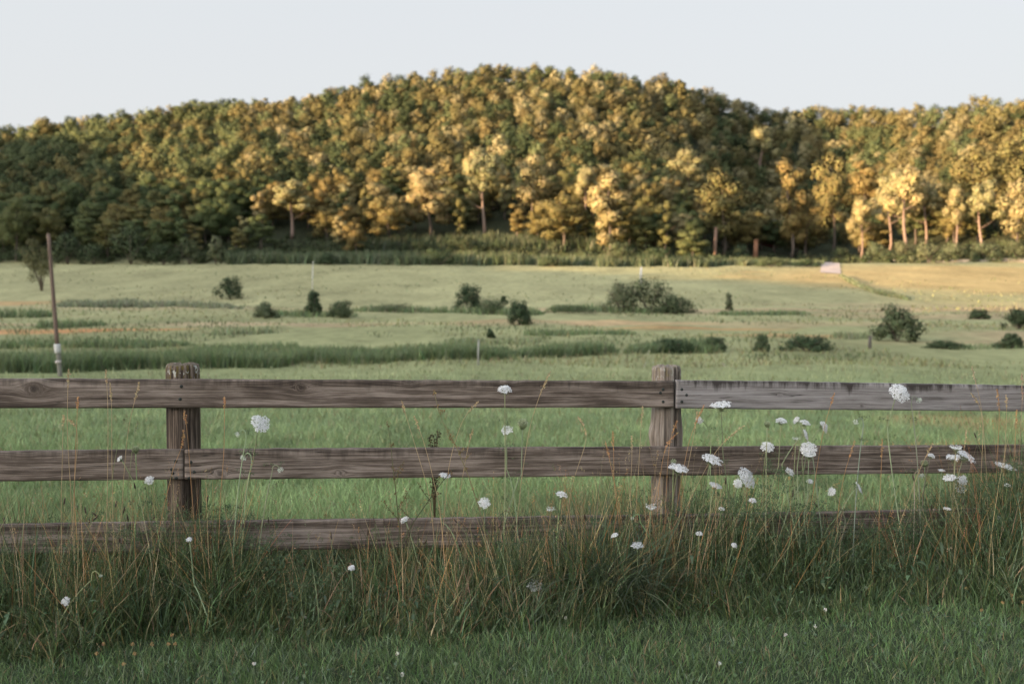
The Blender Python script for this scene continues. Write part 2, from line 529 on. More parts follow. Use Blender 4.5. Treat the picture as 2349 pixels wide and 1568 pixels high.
gx = np.concatenate([np.arange(-1600, -720, 60), np.arange(-720, -60, 8), np.arange(-60, -12, 3), np.arange(-12, 12, 0.8),
                     np.arange(12, 60, 3), np.arange(60, 520, 8), np.arange(520, 1601, 60)])
gy = np.concatenate([np.arange(-900, -360, 60), np.arange(-360, -20, 8), np.arange(-20, 2, 2), np.arange(2, 14, 0.4), np.arange(14, 60, 1.2),
                     np.arange(60, 345, 2.5), np.arange(345, 720, 6), np.arange(720, 2400, 80)])
GX, GY = np.meshgrid(gx, gy)
GZ = terrain(GX, GY)
def ground_col(X, Y, Z):
    n1 = fbm(X * 0.03, Y * 0.012, 1)
    n2 = fbm(X * 0.008, Y * 0.05, 4)
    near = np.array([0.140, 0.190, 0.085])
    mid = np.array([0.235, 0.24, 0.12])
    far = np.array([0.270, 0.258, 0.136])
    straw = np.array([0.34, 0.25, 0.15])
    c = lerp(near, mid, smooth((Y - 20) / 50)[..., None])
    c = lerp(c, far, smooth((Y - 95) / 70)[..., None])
    k = smooth((n2 - 0.52) / 0.12) * smooth((Y - 55) / 20) * smooth((175 - Y) / 30)
    c = lerp(c, straw, (k * 0.75)[..., None])
    c = c * (0.78 + 0.44 * n1)[..., None]
    lawn = np.array([0.045, 0.06, 0.033])
    c = lerp(lawn, c, smooth((Y - 4.6) / 2.0)[..., None])
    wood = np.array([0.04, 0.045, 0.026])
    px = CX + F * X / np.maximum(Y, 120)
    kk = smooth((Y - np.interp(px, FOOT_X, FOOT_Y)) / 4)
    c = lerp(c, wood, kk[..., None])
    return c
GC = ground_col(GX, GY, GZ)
# ripe and trodden strips of the pasture; the widest, far right, is painted sunlight
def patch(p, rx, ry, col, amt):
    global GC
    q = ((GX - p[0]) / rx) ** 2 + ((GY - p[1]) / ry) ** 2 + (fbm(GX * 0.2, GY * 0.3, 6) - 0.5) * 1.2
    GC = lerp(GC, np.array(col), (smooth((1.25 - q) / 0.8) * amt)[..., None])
RUST = (0.40, 0.20, 0.09)
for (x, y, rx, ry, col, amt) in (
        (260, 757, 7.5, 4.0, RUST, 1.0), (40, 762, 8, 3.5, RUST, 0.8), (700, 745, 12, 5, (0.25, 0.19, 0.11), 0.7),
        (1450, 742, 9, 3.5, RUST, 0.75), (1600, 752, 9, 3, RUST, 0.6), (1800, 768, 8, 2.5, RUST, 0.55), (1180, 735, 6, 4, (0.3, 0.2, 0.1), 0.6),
        (20, 697, 10, 6, RUST, 0.5), (2230, 970, 1.6, 2.6, (0.30, 0.20, 0.09), 0.8), (2060, 725, 14, 5, (0.34, 0.27, 0.15), 0.7), (2250, 640, 55, 50, (0.33, 0.25, 0.118), 0.8), (1080, 742, 16, 6, (0.36, 0.28, 0.16), 0.6), (1750, 745, 20, 6, (0.36, 0.28, 0.16), 0.6), (560, 745, 14, 5, (0.36, 0.28, 0.17), 0.7)):  # the widest patch puts low sunlight into the far-right grass colour
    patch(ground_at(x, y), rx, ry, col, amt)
ny, nx = GX.shape
I = np.arange(ny * nx).reshape(ny, nx)
gq = np.stack([I[:-1, :-1], I[:-1, 1:], I[1:, 1:], I[1:, :-1]], -1).reshape(-1, 4)
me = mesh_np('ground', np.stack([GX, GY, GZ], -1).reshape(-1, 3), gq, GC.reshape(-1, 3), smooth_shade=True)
tag(obj('ground', me, M_GROUND), kind='structure')

def strip(name, path, width, mat, kind='structure', lift=0.05):
    """a road laid on the ground along a path of (x, y) points"""
    path = np.asarray(path, float)
    s = np.linspace(0, 1, 60)
    k = np.linspace(0, 1, len(path))
    X, Y = np.interp(s, k, path[:, 0]), np.interp(s, k, path[:, 1])
    T = np.stack([np.gradient(X), np.gradient(Y)], 1); T /= np.linalg.norm(T, axis=1)[:, None]
    Nn = np.stack([-T[:, 1], T[:, 0]], 1)
    wv = np.linspace(-0.5, 0.5, 7) * 1.0
    V = []
    for a in wv:
        x, y = X + Nn[:, 0] * a * width, Y + Nn[:, 1] * a * width
        V.append(np.stack([x, y, terrain(x, y) + lift], 1))
    V = np.stack(V, 1).reshape(-1, 3)
    II = np.arange(len(V)).reshape(60, 7)
    q = np.stack([II[:-1, :-1], II[:-1, 1:], II[1:, 1:], II[1:, :-1]], -1).reshape(-1, 4)
    return tag(obj(name, mesh_np(name, V, q), mat), kind=kind)
M_GRAVEL = plain('pale_gravel', (0.36, 0.30, 0.27), 0.95)
M_ROAD = plain('dusty_road', (0.34, 0.28, 0.20), 0.95)
pa, pb = ground_at(1905, 627), ground_at(1905, 602)
strip('driveway', [(pa[0], pa[1]), ((pa[0] + pb[0]) / 2, (pa[1] + pb[1]) / 2), (pb[0], pb[1])], 5.0, M_GRAVEL, lift=0.12)
strip('road', [tuple(ground_at(x, 601)[:2]) for x in (1800, 1960, 2150, 2349, 2600)], 2.6, M_ROAD, lift=0.12)

# ------------------------------------------------------------------ trees
def crown_mb(lobes, n, leaf, col, mb=None, flat=0.0, up=0.25):
    """leaf sprays over a cloud of lobes: (centre, radii)"""
    mb = mb or MB()
    mid_ = np.mean([c for c, _ in lobes], axis=0)
    vol = np.array([r[0] * r[1] + r[1] * r[2] + r[0] * r[2] for _, r in lobes])
    cnt = np.maximum(6, (n * vol / vol.sum()).astype(int))
    for (c, r), k in zip(lobes, cnt):
        dv = rng.normal(size=(k, 3)); dv /= np.linalg.norm(dv, axis=1)[:, None]
        lump = 0.80 + 0.32 * np.sin(dv[:, 0] * 5 + c[0] * 9) * np.sin(dv[:, 1] * 5 + c[1] * 7) * np.cos(dv[:, 2] * 5 + c[2] * 5)
        rad = lump * (rng.random(k) ** 0.35)
        p = np.asarray(c) + dv * rad[:, None] * np.asarray(r)
        nr = dv + rng.normal(size=(k, 3)) * 0.30 + np.array([0, 0, up])
        cc = np.asarray(col) * (0.86 + 0.28 * rng.random((k, 1))) * (1 + 0.05 * rng.normal(size=(k, 3)))
        s = leaf * rng.uniform(0.6, 1.25, k)
        sf = p - mid_; sf = sf / (np.linalg.norm(sf, axis=1)[:, None] + 1e-6)
        sf = dv * 0.75 + sf * 0.35 + np.array([0, 0, 0.12]); sf /= np.linalg.norm(sf, axis=1)[:, None]
        mb.quads(p, nr, s, s * rng.uniform(0.5, 0.9, k), np.clip(cc, 0.01, 1), sf)
    return mb

def lobes_for(h, wdt, style, r):
    """lobes of a crown that stands between its base and h, about wdt wide"""
    L = []
    def rr(a, b): return r.uniform(a, b)
    if style == 'round':
        nl = 11
        for k in range(nl):
            a, q = k * 2.4 + rr(0, 0.7), (k + 0.5) / nl
            z = h * lerp(0.24, 0.90, q)
            rad = wdt * 0.5 * math.sin(math.pi * (0.22 + 0.68 * q)) * rr(0.55, 0.9) * 0.75
            s = wdt * rr(0.17, 0.28)
            L.append(((rad * math.cos(a), rad * math.sin(a), z), (s, s, s * rr(0.75, 1.0))))
        L.append(((0, 0, h * 0.58), (wdt * 0.29, wdt * 0.29, h * 0.26)))
    elif style == 'tall':                        # bare trunk, plume on top, drooping sides
        for k in range(9):
            a, q = k * 2.4 + rr(0, 0.7), (k + 0.5) / 9
            z = h * lerp(0.50, 0.93, q)
            rad = wdt * 0.5 * lerp(0.75, 0.3, q) * rr(0.5, 1.0)
            s = wdt * rr(0.15, 0.25)
            L.append(((rad * math.cos(a), rad * math.sin(a), z), (s, s, s * rr(0.9, 1.5))))
        L.append(((0, 0, h * 0.78), (wdt * 0.24, wdt * 0.24, h * 0.16)))
    elif style == 'column':
        for k in range(10):
            a, q = k * 2.4 + rr(0, 0.7), (k + 0.5) / 10
            z = h * lerp(0.16, 0.93, q)
            rad = wdt * 0.26 * rr(0.3, 1.0)
            s = wdt * rr(0.20, 0.30) * (1.1 - 0.4 * abs(q - 0.45))
            L.append(((rad * math.cos(a), rad * math.sin(a), z), (s, s, s * rr(0.9, 1.3))))
    elif style == 'bush':
        for k in range(15):
            a, q = k * 2.4 + rr(0, 0.7), (k + 0.5) / 15
            z = h * lerp(0.10, 0.86, q)
            rad = wdt * 0.5 * lerp(0.85, 0.25, q) * rr(0.45, 1.0)
            s = wdt * rr(0.10, 0.25)
            L.append(((rad * math.cos(a), rad * math.sin(a), z), (s, s, min(s, h * 0.3))))
        L.append(((0, 0, h * 0.45), (wdt * 0.3, wdt * 0.3, h * 0.33)))
    return L

def trunk_mb(h, rad, r, lean=0.0, col=(0.12, 0.095, 0.075), limbs=5, top=0.8, droop=0.3):
    mb = MB()
    k = 8
    z = np.linspace(-0.4, h * top, k)
    x = lean * z + 0.02 * h * np.sin(z / h * 5 + r.uniform(0, 6)) * (z > 0)
    y = 0.015 * h * np.sin(z / h * 4 + r.uniform(0, 6)) * (z > 0)
    pts = np.stack([x, y, z], 1)
    mb.tube(pts, rad * (1 - 0.75 * np.clip(z / (h * top), 0, 1)), 7, col)
    for i in range(limbs):
        q = lerp(0.42, 0.85, i / max(1, limbs - 1))
        p = np.array([np.interp(q * h * top, z, x), np.interp(q * h * top, z, y), q * h * top])
        a = i * 2.4 + r.uniform(0, 1)
        ln = h * 0.15 * (1.2 - 0.5 * q)
        e = p + np.array([math.cos(a) * ln, math.sin(a) * ln, ln * r.uniform(0.4, 1.0)])
        mb.tube(curve(p, (p + e) / 2 + np.array([0, 0, -ln * 0.15]), e, 5), np.linspace(rad * 0.35, rad * 0.07, 5), 5, col)
    return mb

LEAFC = {'olive': (0.185, 0.166, 0.070), 'green': (0.122, 0.146, 0.066), 'pale': (0.300, 0.268, 0.142), 'gold': (0.200, 0.166, 0.072), 'dark': (0.066, 0.088, 0.042)}
PALE_BARK = (0.20, 0.145, 0.115)
DARK_BARK = (0.10, 0.08, 0.065)
TEMPL = {}
def template(style, colour, k, n=6000, leaf=0.21):
    key = (style, colour, k)
    if key not in TEMPL:
        r = random.Random(hash((style, k)) % 9973 if False else (len(style) * 131 + k * 17 + len(colour)))
        wd = {'round': 11.0, 'tall': 9.0, 'column': 7.0}[style]
        cm = crown_mb(lobes_for(18.0, wd, style, r), n, leaf, LEAFC[colour]).mesh('crown')
        tm = trunk_mb(18.0, 0.32, r, r.uniform(-0.05, 0.05), PALE_BARK if style == 'tall' else DARK_BARK).mesh('trunk', True)
        TEMPL[key] = (cm, tm, wd)
    return TEMPL[key]

def plant_tree(p, h, wdt, style, colour, k, label, group, rz):
    cm, tm, wd = template(style, colour, k)
    t = thing({'round': 'broadleaf_tree', 'tall': 'tall_tree', 'column': 'narrow_tree'}[style], label, 'tree', (p[0], p[1], p[2] - 0.2), rz, group)
    t.scale = (wdt / wd, wdt / wd, h / 18.0)
    obj('crown', cm, M_LEAF, t)
    obj('trunk', tm, M_BARK, t)
    return t

WOODS = 'trees of the wooded hillside'
placed = []                                      # (x, y, radius) of trees already standing
# the trees at the edge of the wood that the photograph singles out: pixel of the foot, top, width
EDGE = [
    (985, 548, 372, 135, 'round', 'pale', 'broad pale gold tree at the wood edge with light bunched crown'),
    (1110, 543, 345, 105, 'tall', 'pale', 'tall pale tree with bare straight trunk below its forked crown at hill foot'),
    (890, 562, 440, 110, 'round', 'gold', 'low spreading golden tree beside the broad pale gold tree'),
    (668, 548, 412, 115, 'tall', 'pale', 'sunlit drooping tree standing out against the shaded foot of the hill'),
    (1190, 548, 462, 56, 'column', 'gold', 'small narrow golden tree just right of the bare-trunked pale tree'),
    (1290, 575, 432, 120, 'round', 'gold', 'orange brown tree with wide crown left of the yellow topped tree'),
    (1395, 590, 380, 105, 'column', 'pale', 'yellow topped tree whose lit crown hangs down to the hedge'),
    (1222, 520, 345, 105, 'round', 'pale', 'lit greenish gold tree rising behind the small narrow golden tree'),
    (1345, 520, 375, 70, 'tall', 'pale', 'pale upright crown behind the orange brown tree'),
    (1525, 585, 455, 52, 'column', 'olive', 'thin half lit tree in the dark gap of the wood'),
    (1660, 585, 382, 135, 'round', 'gold', 'big golden tree overhanging the bright short pole'),
    (1815, 592, 355, 85, 'column', 'gold', 'tall ragged golden tree beside the red cabin'),
    (1848, 588, 430, 90, 'round', 'gold', 'bushy golden tree with short lit trunk next to the tall ragged one'),
    (1975, 590, 452, 62, 'tall', 'pale', 'small pale tree with a bright bare trunk right of the driveway'),
    (2040, 575, 388, 80, 'tall', 'pale', 'pale fan shaped tree left of the pink trunked pair'),
    (2082, 588, 376, 112, 'tall', 'pale', 'tallest pale tree at the roadside with long pinkish trunk'),
    (2122, 560, 410, 80, 'tall', 'pale', 'slender pink trunked tree behind the tallest pale roadside tree'),
    (2193, 578, 425, 62, 'tall', 'pale', 'round headed pale tree on a thin leaning lit trunk'),
    (2252, 580, 410, 92, 'tall', 'pale', 'light green tree with curled crown and lit trunk by the road'),
    (2335, 580, 398, 100, 'round', 'pale', 'big yellow green tree at the far end of the roadside row'),
    (1910, 580, 330, 110, 'round', 'gold', 'rounded golden tree standing above the dirt driveway'),
    (1985, 520, 355, 120, 'round', 'gold', 'wide gold tree behind the small pale tree of the driveway'),
    (1745, 420, 290, 80, 'tall', 'pale', 'lone bright tree lit in the middle of the shaded ravine'),
    (2230, 520, 320, 130, 'round', 'gold', 'large brownish gold tree above the round headed pale tree'),
    (2330, 500, 300, 140, 'round', 'gold', 'large orange gold tree high behind the roadside row'),
    (1580, 470, 335, 110, 'round', 'pale', 'light tree catching sun beside the dark ravine'),
    (1090, 470, 335, 60, 'tall', 'pale', 'pale pointed crown behind the bare-trunked tall tree'),
    (38, 600, 438, 80, 'round', 'green', 'leaning green tree with a bare bent trunk at the left wood edge'),
]
for i, (x, yb, yt, wp, st, co, lab) in enumerate(EDGE):
    g = ground_at(x, min(yb, 604), 120.0) if yb > 500 else None
    if g is None:
        # stands among others on the slope: find the slope spot from the crown's foot
        g = ground_at(x, yb, 120.0)
    pxm = F / g[1]
    top = at(x, yt, g[1])
    h = max(8.0, top[2] - g[2])
    plant_tree(g, h, wp / pxm * (1.12 if st != 'tall' else 1.2), st, co, i % 3, lab, WOODS, i * 1.7)
    placed.append((g[0], g[1], wp / pxm * 0.42))

edge_px = [(e[0], e[3], q[1], e[1]) for e, q in zip(EDGE, placed)]
# the rest of the wood: jittered grid over the hill
sites = []
for Y in np.arange(296, 670, 6.6):
    half = Y * 0.66
    for X in np.arange(-half, half, 7.6):
        x, y = X + rng.uniform(-3.2, 3.2), Y + rng.uniform(-2.9, 2.9)
        pxx = CX + F * x / y
        f0 = np.interp(pxx, FOOT_X, FOOT_Y)
        r0 = np.interp(pxx, RID_X, RID_Y)
        if y < f0 + 3 or y > r0 + 14: continue
        if 1712 < pxx < 1778 and 330 < y < 348: continue                    # the cabin's clearing
        if 1730 < pxx < 1768 and y < 340: continue
        if any(eb >= 540 and abs(pxx - ex) < 0.5 * ew and y < ey + 4 for ex, ew, ey, eb in edge_px): continue
        if any((x - a) ** 2 + (y - b) ** 2 < max(3.0, c) ** 2 for a, b, c in placed): continue
        sites.append((x, y, pxx, y - f0))
sites.sort(key=lambda s: s[3] + 0.15 * s[1])
inview = [s for s in sites if -40 < s[2] < 2389]
solo = inview[:262]
solo_set = set((s[0], s[1]) for s in solo)
rest = [s for s in sites if (s[0], s[1]) not in solo_set]
ANCH = [(60, 'the bent left-hand tree'), (150, 'the wooden utility pole'), (290, 'the rusty patch of pasture'), (421, 'the lichened fence post'), (527, 'the round lone bush'),
        (600, 'the tilted lace flower'), (680, 'the sunlit drooping tree'), (760, 'the pair of small field bushes'), (890, 'the low spreading golden tree'), (985, 'the broad pale gold tree'),
        (1075, 'the dark ragged field bush'), (1110, 'the bare-trunked pale tree'), (1190, 'the small narrow golden tree'), (1290, 'the orange brown tree'), (1395, 'the yellow topped tree'),
        (1480, 'the big field thicket'), (1527, 'the knobbly fence post'), (1600, 'the short bright pole'), (1670, 'the big golden tree'), (1745, 'the red cabin'), (1815, 'the tall ragged golden tree'),
        (1905, 'the dirt driveway'), (1975, 'the small pale driveway tree'), (2060, 'the spreading bush on the right'), (2122, 'the pink trunked tree'), (2193, 'the round headed pale tree'), (2252, 'the curled pale tree'), (2330, 'the far end of the roadside row')]
cols = {}
ORD = ['first', 'second', 'third', 'fourth', 'fifth', 'sixth', 'seventh', 'eighth', 'ninth', 'tenth', 'eleventh', 'twelfth', 'thirteenth', 'fourteenth', 'fifteenth', 'sixteenth', 'seventeenth', 'eighteenth', 'nineteenth', 'twentieth', 'twenty-first', 'twenty-second', 'twenty-third', 'twenty-fourth']
for s in solo:
    a = min(ANCH, key=lambda q: abs(q[0] - s[2]))[1]
    cols.setdefault(a, []).append(s)
for a, ss in cols.items():
    ss.sort(key=lambda s: s[1])
    for k, (x, y, pxx, up_) in enumerate(ss):
        st = rng.choice(['round', 'round', 'round', 'column'])
        right = pxx > 1550
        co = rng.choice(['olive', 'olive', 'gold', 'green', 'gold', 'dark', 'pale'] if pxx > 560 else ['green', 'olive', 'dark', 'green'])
        h = rng.uniform(10.5, 15) * (0.85 if up_ < 8 else 1.0)
        wd = rng.uniform(10, 14) if st == 'round' else rng.uniform(5.5, 7.5)
        z = float(terrain(x, y))
        tone = {'olive': 'olive', 'gold': 'golden brown', 'green': 'green', 'pale': 'pale yellowish', 'dark': 'dark green'}[co]
        lab = f"{tone} {'leafy' if st == 'round' else 'narrow'} tree, {ORD[min(k, 23)]} up the slope above {a}"
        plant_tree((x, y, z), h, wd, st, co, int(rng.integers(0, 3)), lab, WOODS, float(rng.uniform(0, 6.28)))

# what is left of the wood up the slope, one mass of crowns
low = []
for k in range(6):
    r = random.Random(100 + k)
    b = crown_mb([((c[0], c[1], c[2] * 0.74), (rr_[0] * 1.06, rr_[1] * 1.06, rr_[2] * 0.86)) for c, rr_ in lobes_for(15.0, 10.0, 'round', r)], 1250, 0.30, (1, 1, 1))
    low.append((np.concatenate(b.v), np.concatenate(b.c), np.concatenate(b.nv)))
VV, CC, NN = [], [], []
tint_names = ['olive', 'dark', 'gold', 'green', 'pale', 'olive']
for (x, y, pxx, up_) in rest:
    v, c, nv = low[int(rng.integers(0, 6))]
    s = rng.uniform(0.62, 1.16)
    a = rng.uniform(0, 6.28)
    ca, sa = math.cos(a), math.sin(a)
    z = float(terrain(x, y))
    q = np.stack([(v[:, 0] * ca - v[:, 1] * sa) * s + x, (v[:, 0] * sa + v[:, 1] * ca) * s + y, v[:, 2] * s * rng.uniform(0.85, 1.15) + z], 1)
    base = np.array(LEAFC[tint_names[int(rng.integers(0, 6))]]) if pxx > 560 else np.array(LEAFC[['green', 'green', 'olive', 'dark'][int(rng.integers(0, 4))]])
    NN.append(np.stack([nv[:, 0] * ca - nv[:, 1] * sa, nv[:, 0] * sa + nv[:, 1] * ca, nv[:, 2]], 1))
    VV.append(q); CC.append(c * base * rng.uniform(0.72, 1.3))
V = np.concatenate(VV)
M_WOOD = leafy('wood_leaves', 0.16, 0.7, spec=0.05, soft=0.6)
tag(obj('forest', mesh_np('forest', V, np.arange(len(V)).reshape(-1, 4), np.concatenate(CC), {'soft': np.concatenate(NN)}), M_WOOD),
    'dense sunlit wood covering the upper slopes of the hill up to the skyline', 'wood', kind='stuff')
# the lone crown that stands up over the right shoulder of the hill
g = at(1562, 215, 560)
plant_tree((g[0], 556, g[2] - 9), 17, 8, 'column', 'gold', 1, 'lone tree rising above the skyline on the hill shoulder', WOODS, 0.4)

# ------------------------------------------------------------------ bushes and hedges
def bush(x, yb, yt, wp, colour, label, group, name='bush', n=2600, leaf=0.065, lean=0.0, dist=None):
    g = ground_at(x, yb, 6.0) if dist is None else dist
    k = F / g[1]
    h = (yb - yt) / k
    wd = wp / k * 1.38
    h *= 1.2
    r = random.Random(int(x * 7 + yb))
    t = thing(name, label, 'bush', (g[0], g[1], g[2] - 0.05), 0, group)
    lb = lobes_for(h, wd, 'bush', r)
    obj('foliage', crown_mb(lb, n, max(0.05, leaf * (h ** 0.5)), colour).mesh('foliage'), M_BUSH, t)
    mb = MB()
    for i in range(4):
        a = i * 1.6 + r.random()
        mb.tube(curve((0, 0, -0.2), (0.05 * wd * math.cos(a), 0.05 * wd * math.sin(a), h * 0.3), (0.28 * wd * math.cos(a), 0.28 * wd * math.sin(a), h * 0.7), 6), np.linspace(0.03, 0.008, 6) * (1 + h * 0.5), 5, DARK_BARK)
    obj('stems', mb.mesh('stems', True), M_BARK, t)
    return t
BG = (0.058, 0.082, 0.045); BM = (0.088, 0.112, 0.062); BP = (0.125, 0.145, 0.085)
FB = 'bushes scattered over the pasture'
for a in [
    (527, 686, 640, 62, BG, 'round dark green bush alone on the open pasture'),
    (720, 724, 672, 38, BG, 'upright dark bush of the small pair in mid pasture'),
    (782, 728, 694, 60, BM, 'lower spreading bush of the small pair in mid pasture'),
    (1076, 716, 660, 74, BG, 'dark ragged bush with leafy tips in the middle of the pasture'),
    (1192, 745, 696, 66, BG, 'round dark bush in front of the ragged one'),
    (1155, 694, 680, 15, BG, 'tiny dark bush showing above the middle hedge line'),
    (1425, 716, 656, 96, BP, 'pale grey green bush at the near end of the big thicket'),
    (1490, 717, 646, 140, BM, 'tallest rounded bush of the big thicket'),
    (1548, 720, 682, 92, BG, 'low dark bush closing the big thicket'),
    (2058, 782, 712, 100, BM, 'big spreading bush with ragged top on the right of the pasture'),
    (2245, 732, 712, 52, BG, 'small flat bush beyond the spreading one'),
    (2338, 756, 715, 60, BG, 'dark bush cut off by the edge of the picture'),
    (2318, 798, 768, 60, BG, 'low bush below the one at the picture edge'),
    (2165, 800, 783, 80, BG, 'flat dark tuft of bushes by the thin wire'),
    (1640, 806, 778, 60, BG, 'dark clump at the end of the long weed bank'),
    (1748, 806, 774, 36, BG, 'narrow upright dark shrub between two clumps'),
    (1850, 806, 775, 110, BG, 'long dark clump standing right of the narrow shrub'),
    (1540, 808, 780, 130, BG, 'long rounded clump inside the weed bank'),
    (1125, 776, 757, 20, BG, 'little dark weedy bush in the tall grass'),
    (610, 730, 697, 50, BP, 'pale weedy bush left of the small pair'),
    (1672, 714, 676, 18, BP, 'thin upright sapling in pale grass'),
    (900, 716, 698, 130, BP, 'low greyish thicket left of the ragged bush'),
    (1310, 718, 702, 120, BM, 'low dark thicket between the round bush and the big thicket'),
    (1130, 720, 692, 90, BM, 'hedge remnant joining the ragged bush and the round bush'),
]:
    bush(*a[:6], FB)
# shrubs along the foot of the wood
HG = 'shrubs along the foot of the wood'
hs_ = [(155, 606, 545, 75, BM), (215, 606, 566, 70, BM), (300, 606, 528, 110, BM), (375, 607, 565, 80, BG), (435, 606, 553, 85, BM), (495, 606, 545, 40, BP), (550, 604, 572, 90, BG),
       (630, 603, 575, 90, BM), (700, 603, 580, 80, BG), (752, 608, 582, 60, BG), (830, 604, 580, 100, BM), (920, 606, 578, 110, BM), (1010, 608, 576, 110, BG), (1090, 606, 580, 100, BM),
       (1180, 606, 582, 100, BM), (1265, 612, 590, 70, BG), (1350, 606, 580, 90, BM), (1420, 608, 560, 110, BM), (1510, 608, 572, 100, BG), (1590, 610, 585, 70, BG), (1700, 602, 565, 50, BM),
       (1640, 606, 586, 60, BM), (1770, 612, 592, 90, BG), (1850, 612, 596, 60, BG), (1930, 592, 570, 50, BM), (2010, 594, 560, 60, BP), (2070, 592, 558, 60, BP), (2130, 604, 560, 70, BP),
       (2190, 592, 562, 70, BP), (2260, 592, 560, 80, BP), (2330, 590, 556, 80, BP), (60, 604, 572, 90, BM), (1060, 572, 548, 90, BG), (960, 574, 552, 100, BG), (1150, 570, 552, 90, BG), (820, 578, 560, 90, BG)]
hl = ['tall rounded', 'grey green', 'largest bulky', 'low dark', 'domed', 'thin pale', 'flat dark', 'spreading', 'squat', 'small black green', 'ragged', 'long', 'heavy', 'half sunk', 'loose',
      'stubby', 'feathery', 'broad', 'shadowy', 'short', 'sunlit', 'tiny', 'oblong', 'dwarf', 'glinting', 'yellowish', 'light', 'bright forward', 'wispy', 'fluffy', 'outermost', 'first', 'upper dark', 'bank top', 'crowded', 'hidden']
for i, (x, yb, yt, wp, c) in enumerate(hs_):
    a = min(ANCH, key=lambda q: abs(q[0] - x))[1]
    bush(x, yb, yt, wp, c, f"{hl[i]} shrub by the wood in line with {a}", HG, 'shrub', 2200, 0.075)

# brambles and saplings under the trees
mb = MB()
for i in range(620):
    pxx = rng.uniform(-250, 2600)
    f0 = float(np.interp(pxx, FOOT_X, FOOT_Y))
    y = f0 + 0.5 + abs(rng.normal()) * 12
    x = (pxx - CX) / F * y
    if 1712 < pxx < 1778 and y < 348: continue
    hgt = rng.uniform(1.2, 4.2); z = float(terrain(x, y))
    kq = 110
    dv = rng.normal(size=(kq, 3)); dv /= np.linalg.norm(dv, axis=1)[:, None]; dv[:, 2] = np.abs(dv[:, 2])
    pp = np.array([x, y, z]) + dv * np.array([hgt * 0.8, hgt * 0.6, hgt]) * (rng.random((kq, 1)) ** 0.4)
    mb.quads(pp, dv + rng.normal(size=(kq, 3)) * 0.4, rng.uniform(0.15, 0.34, kq), rng.uniform(0.1, 0.25, kq), colvar((0.072, 0.088, 0.042), kq, 0.25), dv)
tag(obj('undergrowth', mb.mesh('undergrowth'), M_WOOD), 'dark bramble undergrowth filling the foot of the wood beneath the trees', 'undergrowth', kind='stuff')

# multi-stemmed shrub tree beside the utility pole
g = ground_at(95, 668, 60)
k = F / g[1]
r = random.Random(5)
t = thing('shrub_tree', 'open brownish shrub tree with several leaning stems beside the utility pole', 'tree', g)
mb = MB(); lb = []
for i, (dx, dz) in enumerate([(-38, 95), (-20, 110), (-5, 108), (10, 90), (-30, 70), (18, 70)]):
    e = np.array([dx / k, r.uniform(-0.6, 0.6), dz / k])
    mb.tube(curve((0.1 * i * 0.3, 0, -0.2), (e[0] * 0.3, e[1] * 0.3, e[2] * 0.6), e, 8), np.linspace(0.12, 0.02, 8), 6, (0.10, 0.08, 0.055))
    for q in range(5):
        f_ = 0.5 + 0.12 * q
        lb.append(((e[0] * f_ + r.uniform(-8, 8) / k, r.uniform(-12, 12) / k, e[2] * f_ + r.uniform(-6, 8) / k), (19 / k, 19 / k, 15 / k)))
obj('trunk', mb.mesh('trunk', True), M_BARK, t)
obj('crown', crown_mb(lb, 5200, 0.12, (0.16, 0.155, 0.078)).mesh('crown'), M_BUSH, t)

# ------------------------------------------------------------------ poles, cabin
def utility_pole():
    g = ground_at(137, 864, 8)
    Yp = g[1]
    t = thing('utility_pole', 'tall bare wooden utility pole leaning left with a white band', 'pole', g)
    base = np.zeros(3)
    top = at(111, 536, Yp) - g
    def pt(q): return base + (top - base) * q
    s = np.linspace(0.20, 1, 10)
    mb = MB(); mb.tube([pt(q) for q in s], lerp(0.105, 0.08, s), 10, (0.15, 0.105, 0.085)); obj('shaft', mb.mesh('shaft', True), M_BARK, t)
    s = np.linspace(-0.03, 0.20, 5)
    mb = MB(); mb.tube([pt(q) + np.array([0.02, 0, 0]) for q in s], 0.104, 10, (0.19, 0.18, 0.155)); obj('pale_foot', mb.mesh('pale_foot', True), M_BARK, t)
    mb = MB(); mb.tube([pt(q) for q in (0.165, 0.185, 0.215, 0.23)], 0.145, 10, (0.50, 0.49, 0.48)); obj('white_band', mb.mesh('white_band', True), M_PAINT, t)
    mb = MB(); mb.tube([pt(q) + np.array([0, -0.02, 0]) for q in (0.095, 0.115)], 0.132, 10, (0.45, 0.40, 0.38)); obj('collar', mb.mesh('collar', True), M_PAINT, t)
utility_pole()

def pole(x, yb, yt, wp, col, label, name='pole', cap=None):
    g = ground_at(x, yb, 8)
    k = F / g[1]
    t = thing(name, label, 'pole', g)
    h = (yb - yt) / k
    mb = MB(); mb.tube([(0, 0, -0.3), (0, 0, h * 0.5), (0.02 * h, 0, h)], [wp / k / 2, wp / k / 2 * 0.95, wp / k / 2 * 0.85], 8, col)
    obj('shaft', mb.mesh('shaft', True), M_BARK, t)
    mb = MB(); mb.tube([(0.02 * h, 0, h), (0.02 * h, 0, h + 0.06 * h)], [wp / k / 2 * 1.15, wp / k / 2 * 0.9], 8, cap or col)
    obj('top_cap', mb.mesh('top_cap', True), M_PAINT, t)
pole(1640, 602, 527, 8, (0.20, 0.13, 0.095), 'short bright pole at the field edge under the big golden tree')
pole(1733, 600, 553, 11, (0.24, 0.12, 0.07), 'stout orange post lit by the sun near the red cabin', 'stump_post')
pole(1470, 654, 615, 5, (0.55, 0.53, 0.50), 'thin white post rising behind the big thicket', 'marker_post')
pole(717, 680, 605, 2.2, (0.45, 0.45, 0.43), 'very thin grey rod above the upright dark bush', 'metal_rod')
pole(1097, 838, 782, 5, (0.30, 0.30, 0.27), 'thin grey stake standing in the dark weed bank', 'stake')
